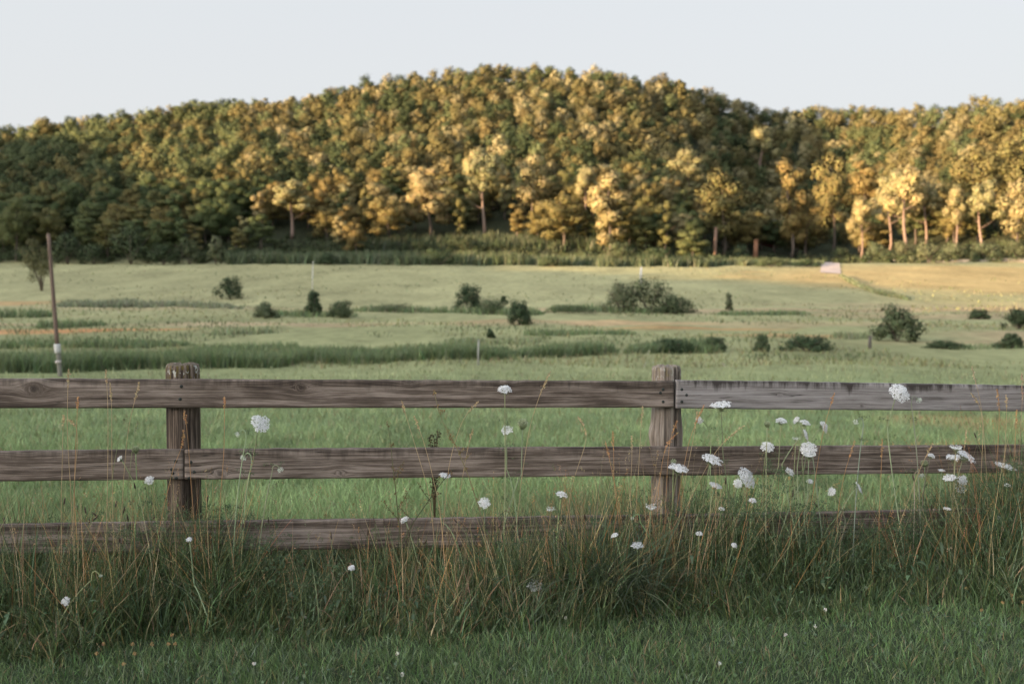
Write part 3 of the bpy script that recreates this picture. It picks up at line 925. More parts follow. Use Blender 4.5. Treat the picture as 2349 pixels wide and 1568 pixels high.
pole(1995, 800, 772, 8, (0.10, 0.09, 0.08), 'dark short post at the end of the wire on the right', 'stake')

def cabin():
    g = ground_at(1745, 560, 120)
    Yc = g[1]
    k = F / Yc
    z0 = at(1745, 552, Yc)[2]
    t = thing('cabin', 'small dark red cabin half hidden in the shaded wood', 'cabin', (g[0], g[1], min(z0, g[2])), R(-12))
    wd, dp, hw = 62 / k, 5.0, 42 / k
    red = (0.075, 0.022, 0.02)
    mb = MB()
    v = [(-wd / 2, -dp / 2, -2), (wd / 2, -dp / 2, -2), (wd / 2, dp / 2, -2), (-wd / 2, dp / 2, -2), (-wd / 2, -dp / 2, hw), (wd / 2, -dp / 2, hw), (wd / 2, dp / 2, hw), (-wd / 2, dp / 2, hw), (-wd / 2, 0, hw + 2.2), (wd / 2, 0, hw + 2.2)]
    mb.add(v, [(0, 1, 5, 4), (2, 3, 7, 6)], None, red)
    mb.add(v, [(1, 2, 6, 5), (3, 0, 4, 7)], [(5, 6, 9), (7, 4, 8)], red)
    obj('wall', mb.mesh('wall'), M_PAINT, t)
    mb = MB()
    for s in (-1, 1):
        o = 0.5
        a = [(-wd / 2 - o, s * (dp / 2 + o), hw - 0.35), (wd / 2 + o, s * (dp / 2 + o), hw - 0.35), (wd / 2 + o, 0, hw + 2.28), (-wd / 2 - o, 0, hw + 2.28)]
        b = [(x, y, z + 0.14) for x, y, z in a]
        mb.add(a + b, [(0, 1, 2, 3), (4, 5, 6, 7), (0, 1, 5, 4), (1, 2, 6, 5), (3, 0, 4, 7)], None, (0.13, 0.10, 0.105))
    obj('roof', mb.mesh('roof'), M_PAINT, t)
    for i, xx in enumerate((-wd * 0.25, wd * 0.22)):
        mb = MB(); y = -dp / 2 - 0.05
        mb.add([(xx - 0.6, y, hw * 0.35), (xx + 0.6, y, hw * 0.35), (xx + 0.6, y, hw * 0.8), (xx - 0.6, y, hw * 0.8), (xx - 0.6, y + .06, hw * 0.35), (xx + 0.6, y + .06, hw * 0.35), (xx + 0.6, y + .06, hw * 0.8), (xx - 0.6, y + .06, hw * 0.8)],
               [(0, 1, 2, 3), (0, 1, 5, 4), (2, 3, 7, 6), (1, 2, 6, 5), (3, 0, 4, 7)], None, (0.04, 0.04, 0.045))
        obj('window', mb.mesh('window'), M_PAINT, t)
cabin()

# ------------------------------------------------------------------ the fence
PL, PR = at(421, 1000, 4.75), at(1527, 1000, 5.13)
fd = np.array([PR[0] - PL[0], PR[1] - PL[1], 0.0]); SPAN = np.linalg.norm(fd); fd /= SPAN
fn = np.array([fd[1], -fd[0], 0.0])              # towards the camera
POST_R = 0.080
def on_face(x, y, off):
    r = ray(x, y)
    p0 = np.array([PL[0], PL[1], 0]) + fn * off
    return CAM + r * (((p0 - CAM) @ fn) / (r @ fn))
fence = thing('wooden_fence', 'weathered grey three-rail wooden fence on round posts across the foreground', 'fence', (PL[0], PL[1], 0))
F0 = np.array([PL[0], PL[1], 0.0])

def rail(top, bot, knots, mat, seed, thick=0.028, ext=(0, 0), nails=(), label=None, off=None):
    """top/bot: two pixels each (left, right) on the board's front face; ext lengthens the ends (m)"""
    off = (POST_R + thick) if off is None else off
    TL, TR = on_face(*top[0], off), on_face(*top[1], off)
    BL, BR = on_face(*bot[0], off), on_face(*bot[1], off)
    ln = np.linalg.norm(TR - TL)
    tl, bl = TL, BL
    TL = tl - (TR - tl) / ln * ext[0]; BL = bl - (BR - bl) / ln * ext[0]
    TR = TR + (TR - tl) / ln * ext[1]; BR = BR + (BR - bl) / ln * ext[1]
    ln = np.linalg.norm(TR - TL); hh = np.linalg.norm(TL - BL)
    nx_, ny_ = int(ln / 0.012), 22
    s = np.linspace(0, 1, nx_ + 1); t = np.linspace(0, 1, ny_ + 1)
    S, T = np.meshgrid(s, t)                     # T: 0 at the top
    P = (TL[None, None] * (1 - S)[..., None] + TR[None, None] * S[..., None]) * (1 - T)[..., None] + (BL[None, None] * (1 - S)[..., None] + BR[None, None] * S[..., None]) * T[..., None]
    sm_ = S * ln; tm = T * hh
    wv = (fbm(sm_ * 1.3, seed + 0 * S, seed) - 0.5) * 0.012
    P[..., 2] += wv * (0.5 - T) * 0.5 + (fbm(sm_ * 14, T * 0, seed + 2) - 0.5) * 0.005 * (T < 0.02) + (fbm(sm_ * 10, T * 0, seed + 4) - 0.5) * 0.003 * (T > 0.98)
    P += fn[None, None] * (((fbm(sm_ * 2, tm * 40, seed + 6) - 0.5) * 0.003) - 0.004 * ((T < 0.02) | (T > 0.98)))[..., None]
    # grain flows round the knots
    gy_ = tm.copy(); km = np.zeros_like(tm)
    gy_ += (fbm(sm_ * 0.8, tm * 3, seed + 1) - 0.5) * 0.026
    for (kx, ky, kr) in knots:
        a = on_face(kx, ky, off)
        ks = (a - TL) @ ((TR - TL) / ln); kt = (a - TL) @ ((BL - TL) / hh)
        ds, dt = (sm_ - ks), (tm - kt)
        q = (ds * 0.55) ** 2 + dt ** 2
        gy_ -= dt * np.clip(kr ** 2 * 2.2 / (q + kr ** 2 * 0.8), 0, 0.96)
        dd = np.sqrt((ds * 0.9) ** 2 + dt ** 2) / kr
        km = np.maximum(km, smooth((1.0 - dd) / 0.5) * 0.75)
        km = np.maximum(km, 0.35 * smooth(1 - np.abs(dd - 1.3) / 0.5))
        gy_ = np.where(dd < 1.6, gy_ + dd * 0.02 * smooth((1.6 - dd)), gy_)
    gr = np.stack([sm_, gy_, np.full_like(sm_, seed * 3.7)], -1)
    au = np.stack([tm, km, np.zeros_like(sm_)], -1)
    n1 = P.reshape(-1, 3); B = (P - fn[None, None] * thick).reshape(-1, 3)
    II = np.arange(n1.shape[0]).reshape(ny_ + 1, nx_ + 1)
    f1 = np.stack([II[:-1, :-1], II[1:, :-1], II[1:, 1:], II[:-1, 1:]], -1).reshape(-1, 4)
    o = n1.shape[0]
    f2 = f1[:, ::-1] + o
    def side(a): return np.stack([a[:-1], a[1:], a[1:] + o, a[:-1] + o], -1)
    f3 = np.concatenate([side(II[0]), side(II[-1][::-1]), side(II[:, 0][::-1]), side(II[:, -1])])
    V = np.concatenate([n1, B]) - F0
    g2 = gr.reshape(-1, 3).copy(); g2[:, 1] += 0.03
    a2 = au.reshape(-1, 3).copy(); a2[:, 0] = 0.3; a2[:, 1] = 0
    me = mesh_np('rail', V, [f1, f2, f3], None, {'grain': np.concatenate([gr.reshape(-1, 3), g2]), 'aux': np.concatenate([au.reshape(-1, 3), a2])})
    o_ = obj('rail', me, mat, fence)
    if label: o_['label'] = label
    for (x, y) in nails:
        c = on_face(x, y, off) - F0
        mb = MB()
        mb.tube([c - fn * 0.004, c + fn * 0.0012, c + fn * 0.0025], [0.0078, 0.0078, 0.004], 10)
        obj('nail', mb.mesh('nail', True), M_NAIL, o_)
    return o_

rail([(0, 868), (1546, 874)], [(0, 936), (1546, 935)], [(78, 921, 0.022), (938, 916, 0.013), (1172, 917, 0.014), (1491, 901, 0.022), (690, 930, 0.015)], M_RAIL, 1.0, ext=(2.4, 0),
     nails=[(416, 886), (413, 915), (1521, 893), (1515, 901), (1521, 921)], label='long brown grey top rail with round knots')
rail([(1552, 871.5), (2349, 884)], [(1550, 936.5), (2349, 943)], [(1975, 930, 0.006), (1789, 905, 0.007)], M_RAIL_PALE, 2.0, ext=(0, 1.6),
     nails=[(1564, 893), (1575, 906), (1564, 921)], label='pale silvery top rail stained dark along its upper edge')
rail([(0, 1035), (420.5, 1031)], [(0, 1104), (420.5, 1099)], [(62, 1060, 0.010), (300, 1075, 0.006)], M_RAIL, 3.0, ext=(2.4, 0),
     nails=[(403, 1057), (394, 1076), (396, 1085), (393, 1101 - 5), (404, 1096)], label='dark middle rail ending at the lichened post')
rail([(423.5, 1031), (2349, 1020.5)], [(423.5, 1099.5), (2349, 1084)], [(780, 1082, 0.012), (505, 1085, 0.018)], M_RAIL, 4.0, ext=(0, 1.6),
     nails=[(438, 1060), (445, 1082), (434, 1096), (1519, 1055)], label='long middle rail with a swirling grain')
rail([(0, 1203), (1560, 1181)], [(0, 1271), (1560, 1247)], [(300, 1240, 0.014)], M_RAIL, 5.0, ext=(2.4, 0), label='bottom rail half sunk in the long grass')
rail([(1563, 1181), (2349, 1165)], [(1563, 1247), (2349, 1229)], [], M_RAIL, 6.0, ext=(0, 1.6))

def post(base_xy, x, ytop, rad, mat, seed, bulge=(), cracks=(), lich=1.0, name='post', label=None):
    Yp = base_xy[1]
    top = at(x, ytop, Yp)[2]
    zb = float(terrain(*base_xy)) - 0.3
    nh, na = 90, 96
    z = np.linspace(zb, top, nh); th = np.arange(na) / na * 2 * np.pi
    Z, TH = np.meshgrid(z, th, indexing='ij')
    # angle measured so that 0 faces the camera, positive to the right
    ang = (TH + np.pi) % (2 * np.pi) - np.pi
    r_ = rad * (1 + 0.03 * np.sin(TH * 2 + seed) + 0.02 * np.sin(TH * 3 + Z * 2 + seed) + (fbm(TH * 9, Z * 1.2, seed) - 0.5) * 0.05)
    for (ca, cw, cd) in cracks:
        wob = 0.05 * np.sin(Z * 6 + seed)
        r_ -= cd * np.exp(-((ang - ca - wob) / cw) ** 2)
    for (ba, bz, bw, bh, bd) in bulge:
        r_ += bd * np.exp(-((ang - ba) / bw) ** 2 - ((Z - (top - bz)) / bh) ** 2)
    topk = np.clip((Z - (top - 0.02)) / 0.02, 0, 1)
    r_ *= 1 - 0.06 * topk ** 2
    dirx = fd[None, None] * np.sin(ang)[..., None] + fn[None, None] * np.cos(ang)[..., None]
    Pp = dirx * r_[..., None]
    Pp[..., 2] = Z + (Z > top - 0.012) * (fbm(TH * 7, Z * 0, seed + 1) - 0.5) * 0.014
    V = Pp.reshape(-1, 3)
    II = np.arange(nh * na).reshape(nh, na); I2 = np.roll(II, -1, 1)
    q = np.stack([II[:-1], I2[:-1], I2[1:], II[1:]], -1).reshape(-1, 4)
    rings = [V]; tri = []
    gr = [np.stack([Z, TH * rad, np.full_like(Z, seed)], -1).reshape(-1, 3)]
    hgt = smooth((Z - (top - 0.13)) / 0.1) * lich
    crackm = np.zeros_like(Z)
    for (ca, cw, cd) in cracks:
        crackm = np.maximum(crackm, 0.9 * np.exp(-((ang - ca - 0.05 * np.sin(Z * 6 + seed)) / (cw * 0.9)) ** 2))
    au = [np.stack([np.full_like(Z, 0.3), crackm, hgt], -1).reshape(-1, 3)]
    n = len(V)
    q2 = []
    last = II[-1]
    for kk, f_ in enumerate((0.7, 0.35)):
        ring = V[II[-1]].copy(); ring[:, :2] *= f_; ring[:, 2] += 0.006 + (fbm(th * 5, th * 0 + kk, seed + 5) - 0.5) * 0.012
        idx = np.arange(n, n + na); n += na
        rings.append(ring); gr.append(np.stack([ring[:, 0] * 2, ring[:, 1] * 2, ring[:, 2]], -1)); au.append(np.tile([0.3, 0, 0.9 * lich], (na, 1)))
        q2.append(np.stack([last, np.roll(last, -1), np.roll(idx, -1), idx], -1)); last = idx
    rings.append(np.array([[0, 0, top + 0.005]])); gr.append(np.zeros((1, 3))); au.append(np.array([[0.3, 0, 0.8]]))
    tri = np.stack([last, np.roll(last, -1), np.full(na, n)], -1)
    V = np.concatenate(rings) + np.array([base_xy[0], base_xy[1], 0]) - F0
    me = mesh_np(name, V, [np.concatenate([q] + q2), tri], None, {'grain': np.concatenate(gr), 'aux': np.concatenate(au)}, True)
    o_ = obj(name, me, mat, fence)
    if label: o_['label'] = label
    return o_
post((PL[0], PL[1]), 421, 837, 0.080, M_POST, 1.3, cracks=[(-0.5, 0.05, 0.005), (0.55, 0.06, 0.009), (0.1, 0.03, 0.003), (-1.0, 0.04, 0.004), (0.95, 0.04, 0.004)], lich=1.0, label='dark round post with lichen on its flat top')
post((PR[0], PR[1]), 1527, 841, 0.077, M_POST_PALE, 2.6, cracks=[(0.42, 0.085, 0.030), (-0.35, 0.04, 0.006), (0.9, 0.06, 0.010)],
     bulge=[(-1.3, 0.345, 0.55, 0.07, 0.021), (1.1, 0.36, 0.5, 0.1, 0.012), (-1.35, 0.29, 0.18, 0.02, -0.014)], lich=0.6, label='pale knobbly post split by a long crack')
for k_ in (-1, 2):
    b_ = PL + fd * SPAN * k_
    post((b_[0], b_[1]), CX, 840, 0.08, M_POST, 4.0 + k_, cracks=[(0.4, 0.04, 0.01)], lich=0.8)

# ------------------------------------------------------------------ grass
def fence_y(X):
    """depth of the fence line (post axis) over X"""
    return PL[1] + (np.asarray(X) - PL[0]) * fd[1] / fd[0]
def front_off(X):
    return 0.66 + 0.15 * smooth((np.asarray(X) - 0.3) / 1.0) + 0.05 * smooth((-np.asarray(X) - 0.6) / 0.8)
def lawn_edge(X):
    return fence_y(X) - front_off(X) + (fbm(np.asarray(X) * 1.6, 0 * np.asarray(X), 31) - 0.5) * 0.55
LAWN = np.array([0.112, 0.172, 0.066]); ROUGH = np.array([0.066, 0.100, 0.040]); STRAW = np.array([0.44, 0.33, 0.18]); ORANGE = np.array([0.44, 0.235, 0.105])
MEADOW = np.array([0.185, 0.255, 0.112])
# mown lawn in the foreground
n = 165000
X = rng.uniform(-4.4, 4.6, n); Y = rng.uniform(2.7, 4.9, n)
keep = (Y < lawn_edge(X) + 0.12)
X, Y = X[keep], Y[keep]; n = len(X)
clump = fbm(X * 5, Y * 5, 12)
L = (0.022 + 0.055 * clump) * rng.uniform(0.6, 1.45, n)
c = colvar(LAWN, n, 0.36) * (0.75 + 0.5 * fbm(X * 1.3, Y * 1.3, 14))[:, None]
dr = rng.random(n) < 0.05
c[dr] = colvar(STRAW * 0.6, int(dr.sum()))
lt = rng.random(n) < 0.14
c[lt] = colvar((0.17, 0.215, 0.125), int(lt.sum()), 0.25)
root = np.stack([X, Y, terrain(X, Y) - 0.005], 1)
pref = fbm(X * 2.5, Y * 2.5, 15) * 12
v, q, cc = blades(root, L, rng.uniform(0.0025, 0.0048, n), rng.uniform(0, 6.28, n), np.abs(rng.normal(size=n)) * 0.45, rng.uniform(0.0, 1.3, n), c)
tag(obj('lawn_grass', mesh_np('lawn_grass', v, q, cc), M_GRASS), 'short mown green grass in front of the fence', 'grass', kind='stuff')

# long grass left standing along the fence
HX = [-900, 0, 450, 560, 700, 950, 1150, 1350, 1600, 1780, 1900, 2060, 2200, 2349, 3200]
HV = [0.36, 0.35, 0.40, 0.34, 0.21, 0.26, 0.31, 0.37, 0.41, 0.38, 0.26, 0.26, 0.43, 0.58, 0.55]
def rough_sites(n, front=0.70, back=-0.42):
    X = rng.uniform(-4.5, 4.8, n)
    o = back + (front / 0.70 * (front_off(X) + 0.04) - back) * rng.random(n)
    Y = fence_y(X) - o + (fbm(X * 1.6, X * 0, 31) - 0.5) * 0.55 * (o > 0.2)
    px = CX + F * X / Y
    return X, Y, o, px, np.interp(px, HX, HV)
n = 69000
X, Y, o, px, H = rough_sites(n)
mound = fbm(X * 3.0, Y * 3.0, 18)
L = H * (0.55 + 0.9 * mound) * rng.uniform(0.55, 1.35, n) * np.clip(1.0 - (o - 0.35) / 0.35 * 0.62, 0.38, 1.0) * np.where(o < 0, 0.9, 1)
c = colvar(ROUGH, n, 0.38) * (0.8 + 0.4 * fbm(X * 2, Y * 2, 19))[:, None]
sx = np.interp(px, [0, 300, 520, 700, 900, 1100, 1300, 1500, 1650, 1850, 2349], [.10, .18, .08, .16, .32, .32, .14, .22, .10, .04, .07])
dr = rng.random(n) < sx * 0.8
c[dr] = colvar(STRAW * 0.72, int(dr.sum()), 0.3)
lt = rng.random(n) < 0.13
c[lt] = colvar((0.19, 0.255, 0.14), int(lt.sum()), 0.25)
ol = rng.random(n) < 0.2
c[ol] = colvar([0.125, 0.145, 0.055], int(ol.sum()), 0.25)
root = np.stack([X, Y, terrain(X, Y) - 0.01], 1)
pref = fbm(X * 1.5, Y * 1.5, 15) * 12
v, q, cc = blades(root, L, rng.uniform(0.003, 0.0078, n), pref + rng.normal(size=n) * 1.6, np.abs(rng.normal(size=n)) * 0.30, rng.uniform(0.1, 1.5, n) ** 1.3, c, seg=4)
tag(obj('long_grass', mesh_np('long_grass', v, q, cc), M_GRASS), 'tangled uncut long grass growing along the foot of the fence', 'grass', kind='stuff')
# dry culms standing through it
n = 5600
X, Y, o, px, H = rough_sites(n, 0.5, -0.3)
wgt = np.interp(px, [0, 250, 480, 620, 850, 1000, 1250, 1450, 1560, 1700, 1900, 2349], [.45, 1, .8, .25, .5, 1, 1, 1.0, 1.0, .45, .35, .6])
k = rng.random(n) < wgt
X, Y, o, px, H = [a[k] for a in (X, Y, o, px, H)]; n = len(X)
L = (H * 1.25 + 0.06) * rng.uniform(0.5, 1.32, n)
c = colvar(STRAW, n, 0.25); g_ = rng.random(n) < 0.38; c[g_] = colvar(ORANGE * 0.9, int(g_.sum()), 0.25); g_ = rng.random(n) < 0.22; c[g_] = colvar([0.16, 0.19, 0.085], int(g_.sum()))
root = np.stack([X, Y, terrain(X, Y)], 1)
az = rng.uniform(0, 6.28, n); lean = np.abs(rng.normal(size=n)) * 0.32; curl = rng.uniform(-0.1, 0.5, n)
v, q, cc = blades(root, L, rng.uniform(0.0028, 0.0046, n), az, lean, curl, c, seg=5)
V_, Q_, C_ = [v], [q], [cc]
# every third culm carries a loose seed head
tip = v.reshape(n, 12, 3)[:, 10:12].mean(1); tip0 = v.reshape(n, 12, 3)[:, 8:10].mean(1)
sel = np.where(rng.random(n) < 0.42)[0]
mbh = MB()
for i in sel:
    d_ = tip[i] - tip0[i]; d_ /= np.linalg.norm(d_)
    ln_ = rng.uniform(0.03, 0.09); kq = 12
    s_ = rng.random(kq)
    p_ = tip[i] - d_ * ln_ * 0.3 + d_ * (s_ * ln_)[:, None] + rng.normal(size=(kq, 3)) * 0.0028
    mbh.quads(p_, rng.normal(size=(kq, 3)), 0.0034, 0.0020, np.clip(C_[0][i * 12] * rng.uniform(0.75, 1.1), 0, 1))
V_.append(np.concatenate(mbh.v)); Q_.append(np.concatenate(mbh.q) + len(v)); C_.append(np.concatenate(mbh.c))
tag(obj('dry_grass', mesh_np('dry_grass', np.concatenate(V_), np.concatenate(Q_), np.concatenate(C_)), M_DRY), 'straw coloured dry stalks standing through the long grass', 'grass', kind='stuff')
# dark ribwort heads on thin stems
n = 150
X, Y, o, px, H = rough_sites(n, 0.45, 0.1)
k = rng.random(n) < np.interp(px, [0, 200, 700, 1100, 1300, 1700, 2349], [1, 1, .9, .8, .25, .3, .5])
mb = MB()
for x, y, h in zip(X[k], Y[k], H[k]):
    z = float(terrain(x, y)); L1 = (h + 0.06) * rng.uniform(0.8, 1.25)
    e = np.array([x + rng.normal() * 0.06, y + rng.normal() * 0.05, z + L1])
    mb.tube(curve((x, y, z), (x, y, z + L1 * 0.6), e, 6), 0.0013, 4, (0.13, 0.15, 0.07), cap=False)
    d_ = e - np.array([x, y, z + L1 * 0.6]); d_ /= np.linalg.norm(d_)
    mb.tube([e, e + d_ * 0.008, e + d_ * 0.022, e + d_ * 0.034], [0.0018, 0.0038, 0.0036, 0.0012], 6, (0.05, 0.032, 0.022))
tag(obj('ribwort_heads', mb.mesh('ribwort_heads'), M_STEM), 'dark brown ribwort seed heads on thin stems in the long grass', 'weeds', kind='stuff')

# feathery carrot leaves among the long grass
def sprig(mb, p, d_, ln, col, k=22, wd=0.4):
    d_ = np.asarray(d_, float); d_ /= np.linalg.norm(d_)
    sdir = np.cross(d_, [0.3, -0.9, 0.3]); sdir /= np.linalg.norm(sdir)
    s = rng.random(k); sg = np.where(rng.random(k) < 0.5, -1, 1)
    reach = ln * wd * (1 - s) * rng.random(k)
    pp = np.asarray(p) + d_ * (s * ln)[:, None] + sdir * (sg * reach)[:, None] + rng.normal(size=(k, 3)) * 0.003 - np.array([0, 0, 1]) * (0.25 * ln * s ** 2)[:, None]
    cc = colvar(col, k, 0.2)
    mb.quads(pp, rng.normal(size=(k, 3)) + np.array([0, -0.5, 0.6]), rng.uniform(0.003, 0.007, k), rng.uniform(0.0014, 0.0026, k), cc)
mb = MB()
n = 5600
X, Y, o, px, H = rough_sites(n, 0.55, -0.1)
k = rng.random(n) < np.interp(px, [0, 380, 450, 700, 760, 900, 1200, 1600, 1700, 2000, 2349], [.25, .5, 1, .8, .3, .2, .25, .35, .8, .8, 1])
for x, y, h in zip(X[k], Y[k], H[k]):
    z = float(terrain(x, y))
    hh = h * rng.uniform(0.3, 1.12) * (rng.uniform(1.0, 1.6) if 1760 < CX + F * x / y < 1890 else 1.0)
    a = rng.uniform(0, 6.28)
    sprig(mb, (x, y, z + hh), (math.cos(a), math.sin(a) - 0.3, rng.uniform(0.2, 1.0)), rng.uniform(0.06, 0.13), (0.074, 0.114, 0.052), 34)
tag(obj('carrot_foliage', mb.mesh('carrot_foliage'), M_GRASS), 'feathery dark green carrot leaves filling the long grass', 'foliage', kind='stuff')
# small broad leaves low down in the rough
mb = MB()
n = 2600
X, Y, o, px, H = rough_sites(n, 0.7, 0.05)
z = terrain(X, Y) + rng.uniform(0.01, 0.16, n)
mb.quads(np.stack([X, Y, z], 1), rng.normal(size=(n, 3)) * 0.7 + np.array([0, -0.4, 1]), rng.uniform(0.006, 0.018, n), rng.uniform(0.004, 0.009, n), colvar((0.06, 0.09, 0.042), n))
n = 1500
X = rng.uniform(-3, 3, n); Y = rng.uniform(3.0, 4.4, n); z = terrain(X, Y) + rng.uniform(0.02, 0.06, n)
k = fbm(X * 2.2, Y * 2.2, 44) > 0.52
mb.quads(np.stack([X, Y, z], 1)[k], rng.normal(size=(int(k.sum()), 3)) * 0.5 + np.array([0, -0.3, 1]), rng.uniform(0.005, 0.009, int(k.sum())), rng.uniform(0.005, 0.009, int(k.sum())), colvar((0.075, 0.115, 0.06), int(k.sum())))
tag(obj('ground_leaves', mb.mesh('ground_leaves'), M_GRASS), 'small broad weed and clover leaves low in the grass', 'foliage', kind='stuff')

# a few broad dock and plantain leaves standing in the verge
mb = MB()
n = 330
X, Y, o, px, H = rough_sites(n, 0.66, 0.1)
for x, y, h in zip(X, Y, H):
    a = rng.uniform(0, 6.28); ln = rng.uniform(0.03, 0.085); wd_ = ln * rng.uniform(0.08, 0.16)
    z = float(terrain(x, y)) + h * rng.uniform(0.05, 0.6)
    p = curve((x, y, z), (x + math.cos(a) * ln * 0.4, y + math.sin(a) * ln * 0.4, z + ln * 0.7), (x + math.cos(a) * ln, y + math.sin(a) * ln, z + ln * rng.uniform(-0.1, 0.8)), 6)
    sd = np.array([-math.sin(a), math.cos(a), 0.15])
    wv_ = wd_ * np.sin(np.linspace(0.25, math.pi, 6))[:, None]
    mb.add(np.concatenate([p - sd * wv_, p + sd * wv_]), [(i, i + 1, i + 7, i + 6) for i in range(5)], None, colvar((0.085, 0.125, 0.065), 1, 0.3)[0] if rng.random() < 0.95 else colvar((0.16, 0.10, 0.055), 1)[0])
tag(obj('broad_leaves', mb.mesh('broad_leaves'), M_GRASS), 'broad dock and plantain leaves mixed into the long grass', 'foliage', kind='stuff')

# pasture beyond the fence
n = 150000
inv = rng.uniform(1 / 62.0, 1 / 5.2, n)
Y = 1 / inv; X = rng.uniform(-0.66, 0.66, n) * Y + rng.normal(size=n) * 0.3
k = Y > fence_y(X) + 0.25
X, Y = X[k], Y[k]; n = len(X)
cl = fbm(X * 1.5, Y * 0.8, 21); c2 = fbm(X * 0.25, Y * 0.12, 22)
L = (0.07 + 0.12 * cl) * (0.8 + Y * 0.022) * rng.uniform(0.6, 1.4, n)
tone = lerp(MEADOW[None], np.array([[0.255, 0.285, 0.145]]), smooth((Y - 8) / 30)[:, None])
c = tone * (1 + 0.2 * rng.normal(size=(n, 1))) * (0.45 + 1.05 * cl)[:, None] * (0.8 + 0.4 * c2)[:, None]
ye = rng.random(n) < 0.10
c[ye] = colvar((0.24, 0.21, 0.11), int(ye.sum()))
bl = at(2215, 965, 12.0)
q_ = np.exp(-((X - bl[0]) / 0.75) ** 2 - ((Y - 12.4) / 1.1) ** 2) * (0.35 + 0.9 * fbm(X * 3, Y * 2, 2))
k = rng.random(n) < q_ * 0.95
c[k] = colvar((0.40, 0.25, 0.115), int(k.sum()))
c = np.clip(c, 0.01, 0.8)
root = np.stack([X, Y, terrain(X, Y) - 0.01], 1)
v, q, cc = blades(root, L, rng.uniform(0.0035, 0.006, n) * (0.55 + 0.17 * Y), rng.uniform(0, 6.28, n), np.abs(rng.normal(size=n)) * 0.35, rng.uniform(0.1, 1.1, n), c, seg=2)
tag(obj('pasture_grass', mesh_np('pasture_grass', v, q, cc), M_GRASS), 'green pasture grass on the far side of the fence', 'grass', kind='stuff')

# banks of tall weeds across the pasture: (list of pixels along the front edge, height px, depth m, density)
def weed_bank(pts, hpx, depth, dens, col, V, Q, Cc, taper=True):
    xs = np.array([p[0] for p in pts], float)
    g = np.array([ground_at(p[0], p[1], 7.0) for p in pts])
    hp = np.interp(xs, xs, [p[2] if len(p) > 2 else hpx for p in pts])
    length = np.sum(np.hypot(np.diff(g[:, 0]), np.diff(g[:, 1])))
    n = int(length * depth * dens)
    s = rng.random(n); kx = np.linspace(0, 1, len(pts))
    X = np.interp(s, kx, g[:, 0]); Y = np.interp(s, kx, g[:, 1]); hh = np.interp(s, kx, hp)
    dep = rng.random(n) ** 1.3 * depth
    Y0 = Y.copy()
    Y = Y + dep + (fbm(X * 0.35, X * 0, 51) - 0.5) * depth * 0.5
    X = X * Y / Y0
    H = hh / F * Y0 * (0.65 + 0.6 * fbm(X * 0.5, Y * 0.5, 52))
    if taper: H = H * np.clip(np.minimum(s, 1 - s) * 14, 0.35, 1) * np.where(dep > depth * 0.75, 0.7, 1)
    c = colvar(col, n, 0.2)
    w_ = 0.0011 * Y0
    base = len(np.concatenate(V)) if V else 0
    v, q, cc = blades(np.stack([X, Y, terrain(X, Y) - 0.03], 1), H * rng.uniform(0.75, 1.2, n), w_ * rng.uniform(0.7, 1.4, n), rng.uniform(0, 6.28, n), np.abs(rng.normal(size=n)) * 0.16, rng.uniform(0.1, 0.8, n), c, seg=2)
    V.append(v); Q.append(q + base); Cc.append(cc)
V_, Q_, C_ = [], [], []
WD = (0.145, 0.19, 0.09); WL = (0.20, 0.23, 0.125)
weed_bank([(-160, 856, 52), (0, 854, 52), (250, 850, 50), (450, 845, 42), (700, 838, 32), (900, 832, 30)], 44, 7.0, 85, WD, V_, Q_, C_)
weed_bank([(820, 836, 22), (950, 830, 32), (1080, 827, 40), (1190, 824, 24)], 40, 6.0, 75, WD, V_, Q_, C_)
weed_bank([(1170, 822, 22), (1280, 819, 34), (1420, 816, 30)], 40, 5.0, 65, WD, V_, Q_, C_)
weed_bank([(1430, 814, 20), (1540, 811, 30), (1660, 808, 26)], 40, 5.0, 65, WD, V_, Q_, C_)
weed_bank([(-100, 800, 22), (120, 798, 24), (300, 800, 22), (450, 792, 14)], 20, 5.0, 24, WD, V_, Q_, C_)
weed_bank([(430, 812, 22), (560, 808, 24), (700, 806, 24)], 20, 5.0, 24, WD, V_, Q_, C_)
weed_bank([(-60, 732, 24), (60, 730, 22), (125, 728, 14)], 20, 5.0, 12, WD, V_, Q_, C_)
weed_bank([(80, 754, 24), (160, 752, 22), (245, 748, 12)], 20, 5.0, 12, WD, V_, Q_, C_)
weed_bank([(1200, 770, 14), (1300, 772, 16), (1460, 770, 14)], 14, 5.0, 14, WD, V_, Q_, C_)
weed_bank([(1020, 790, 12), (1120, 790, 14), (1260, 784, 12)], 14, 5.0, 14, WL, V_, Q_, C_)
weed_bank([(480, 770, 22), (560, 768, 20), (640, 765, 14)], 16, 4.0, 10, WL, V_, Q_, C_)
weed_bank([(800, 716, 16), (1000, 718, 16), (1150, 722, 20), (1250, 722, 20)], 18, 8.0, 6, WD, V_, Q_, C_)
weed_bank([(1250, 718, 16), (1400, 716, 18), (1580, 718, 14)], 18, 8.0, 6, WD, V_, Q_, C_)
weed_bank([(1640, 722, 12), (1760, 726, 14), (1860, 724, 10)], 14, 8.0, 6, WD, V_, Q_, C_)
weed_bank([(580, 726, 16), (700, 728, 16), (820, 728, 16)], 14, 8.0, 6, WD, V_, Q_, C_)
weed_bank([(1900, 776, 14), (2000, 778, 16), (2100, 776, 12)], 14, 5.0, 14, WL, V_, Q_, C_)
weed_bank([(130, 705, 14), (300, 706, 16), (560, 712, 16)], 14, 12.0, 5, (0.20, 0.22, 0.14), V_, Q_, C_)
weed_bank([(2130, 800, 10), (2240, 805, 14), (2349, 800, 14)], 14, 3.0, 14, WD, V_, Q_, C_)
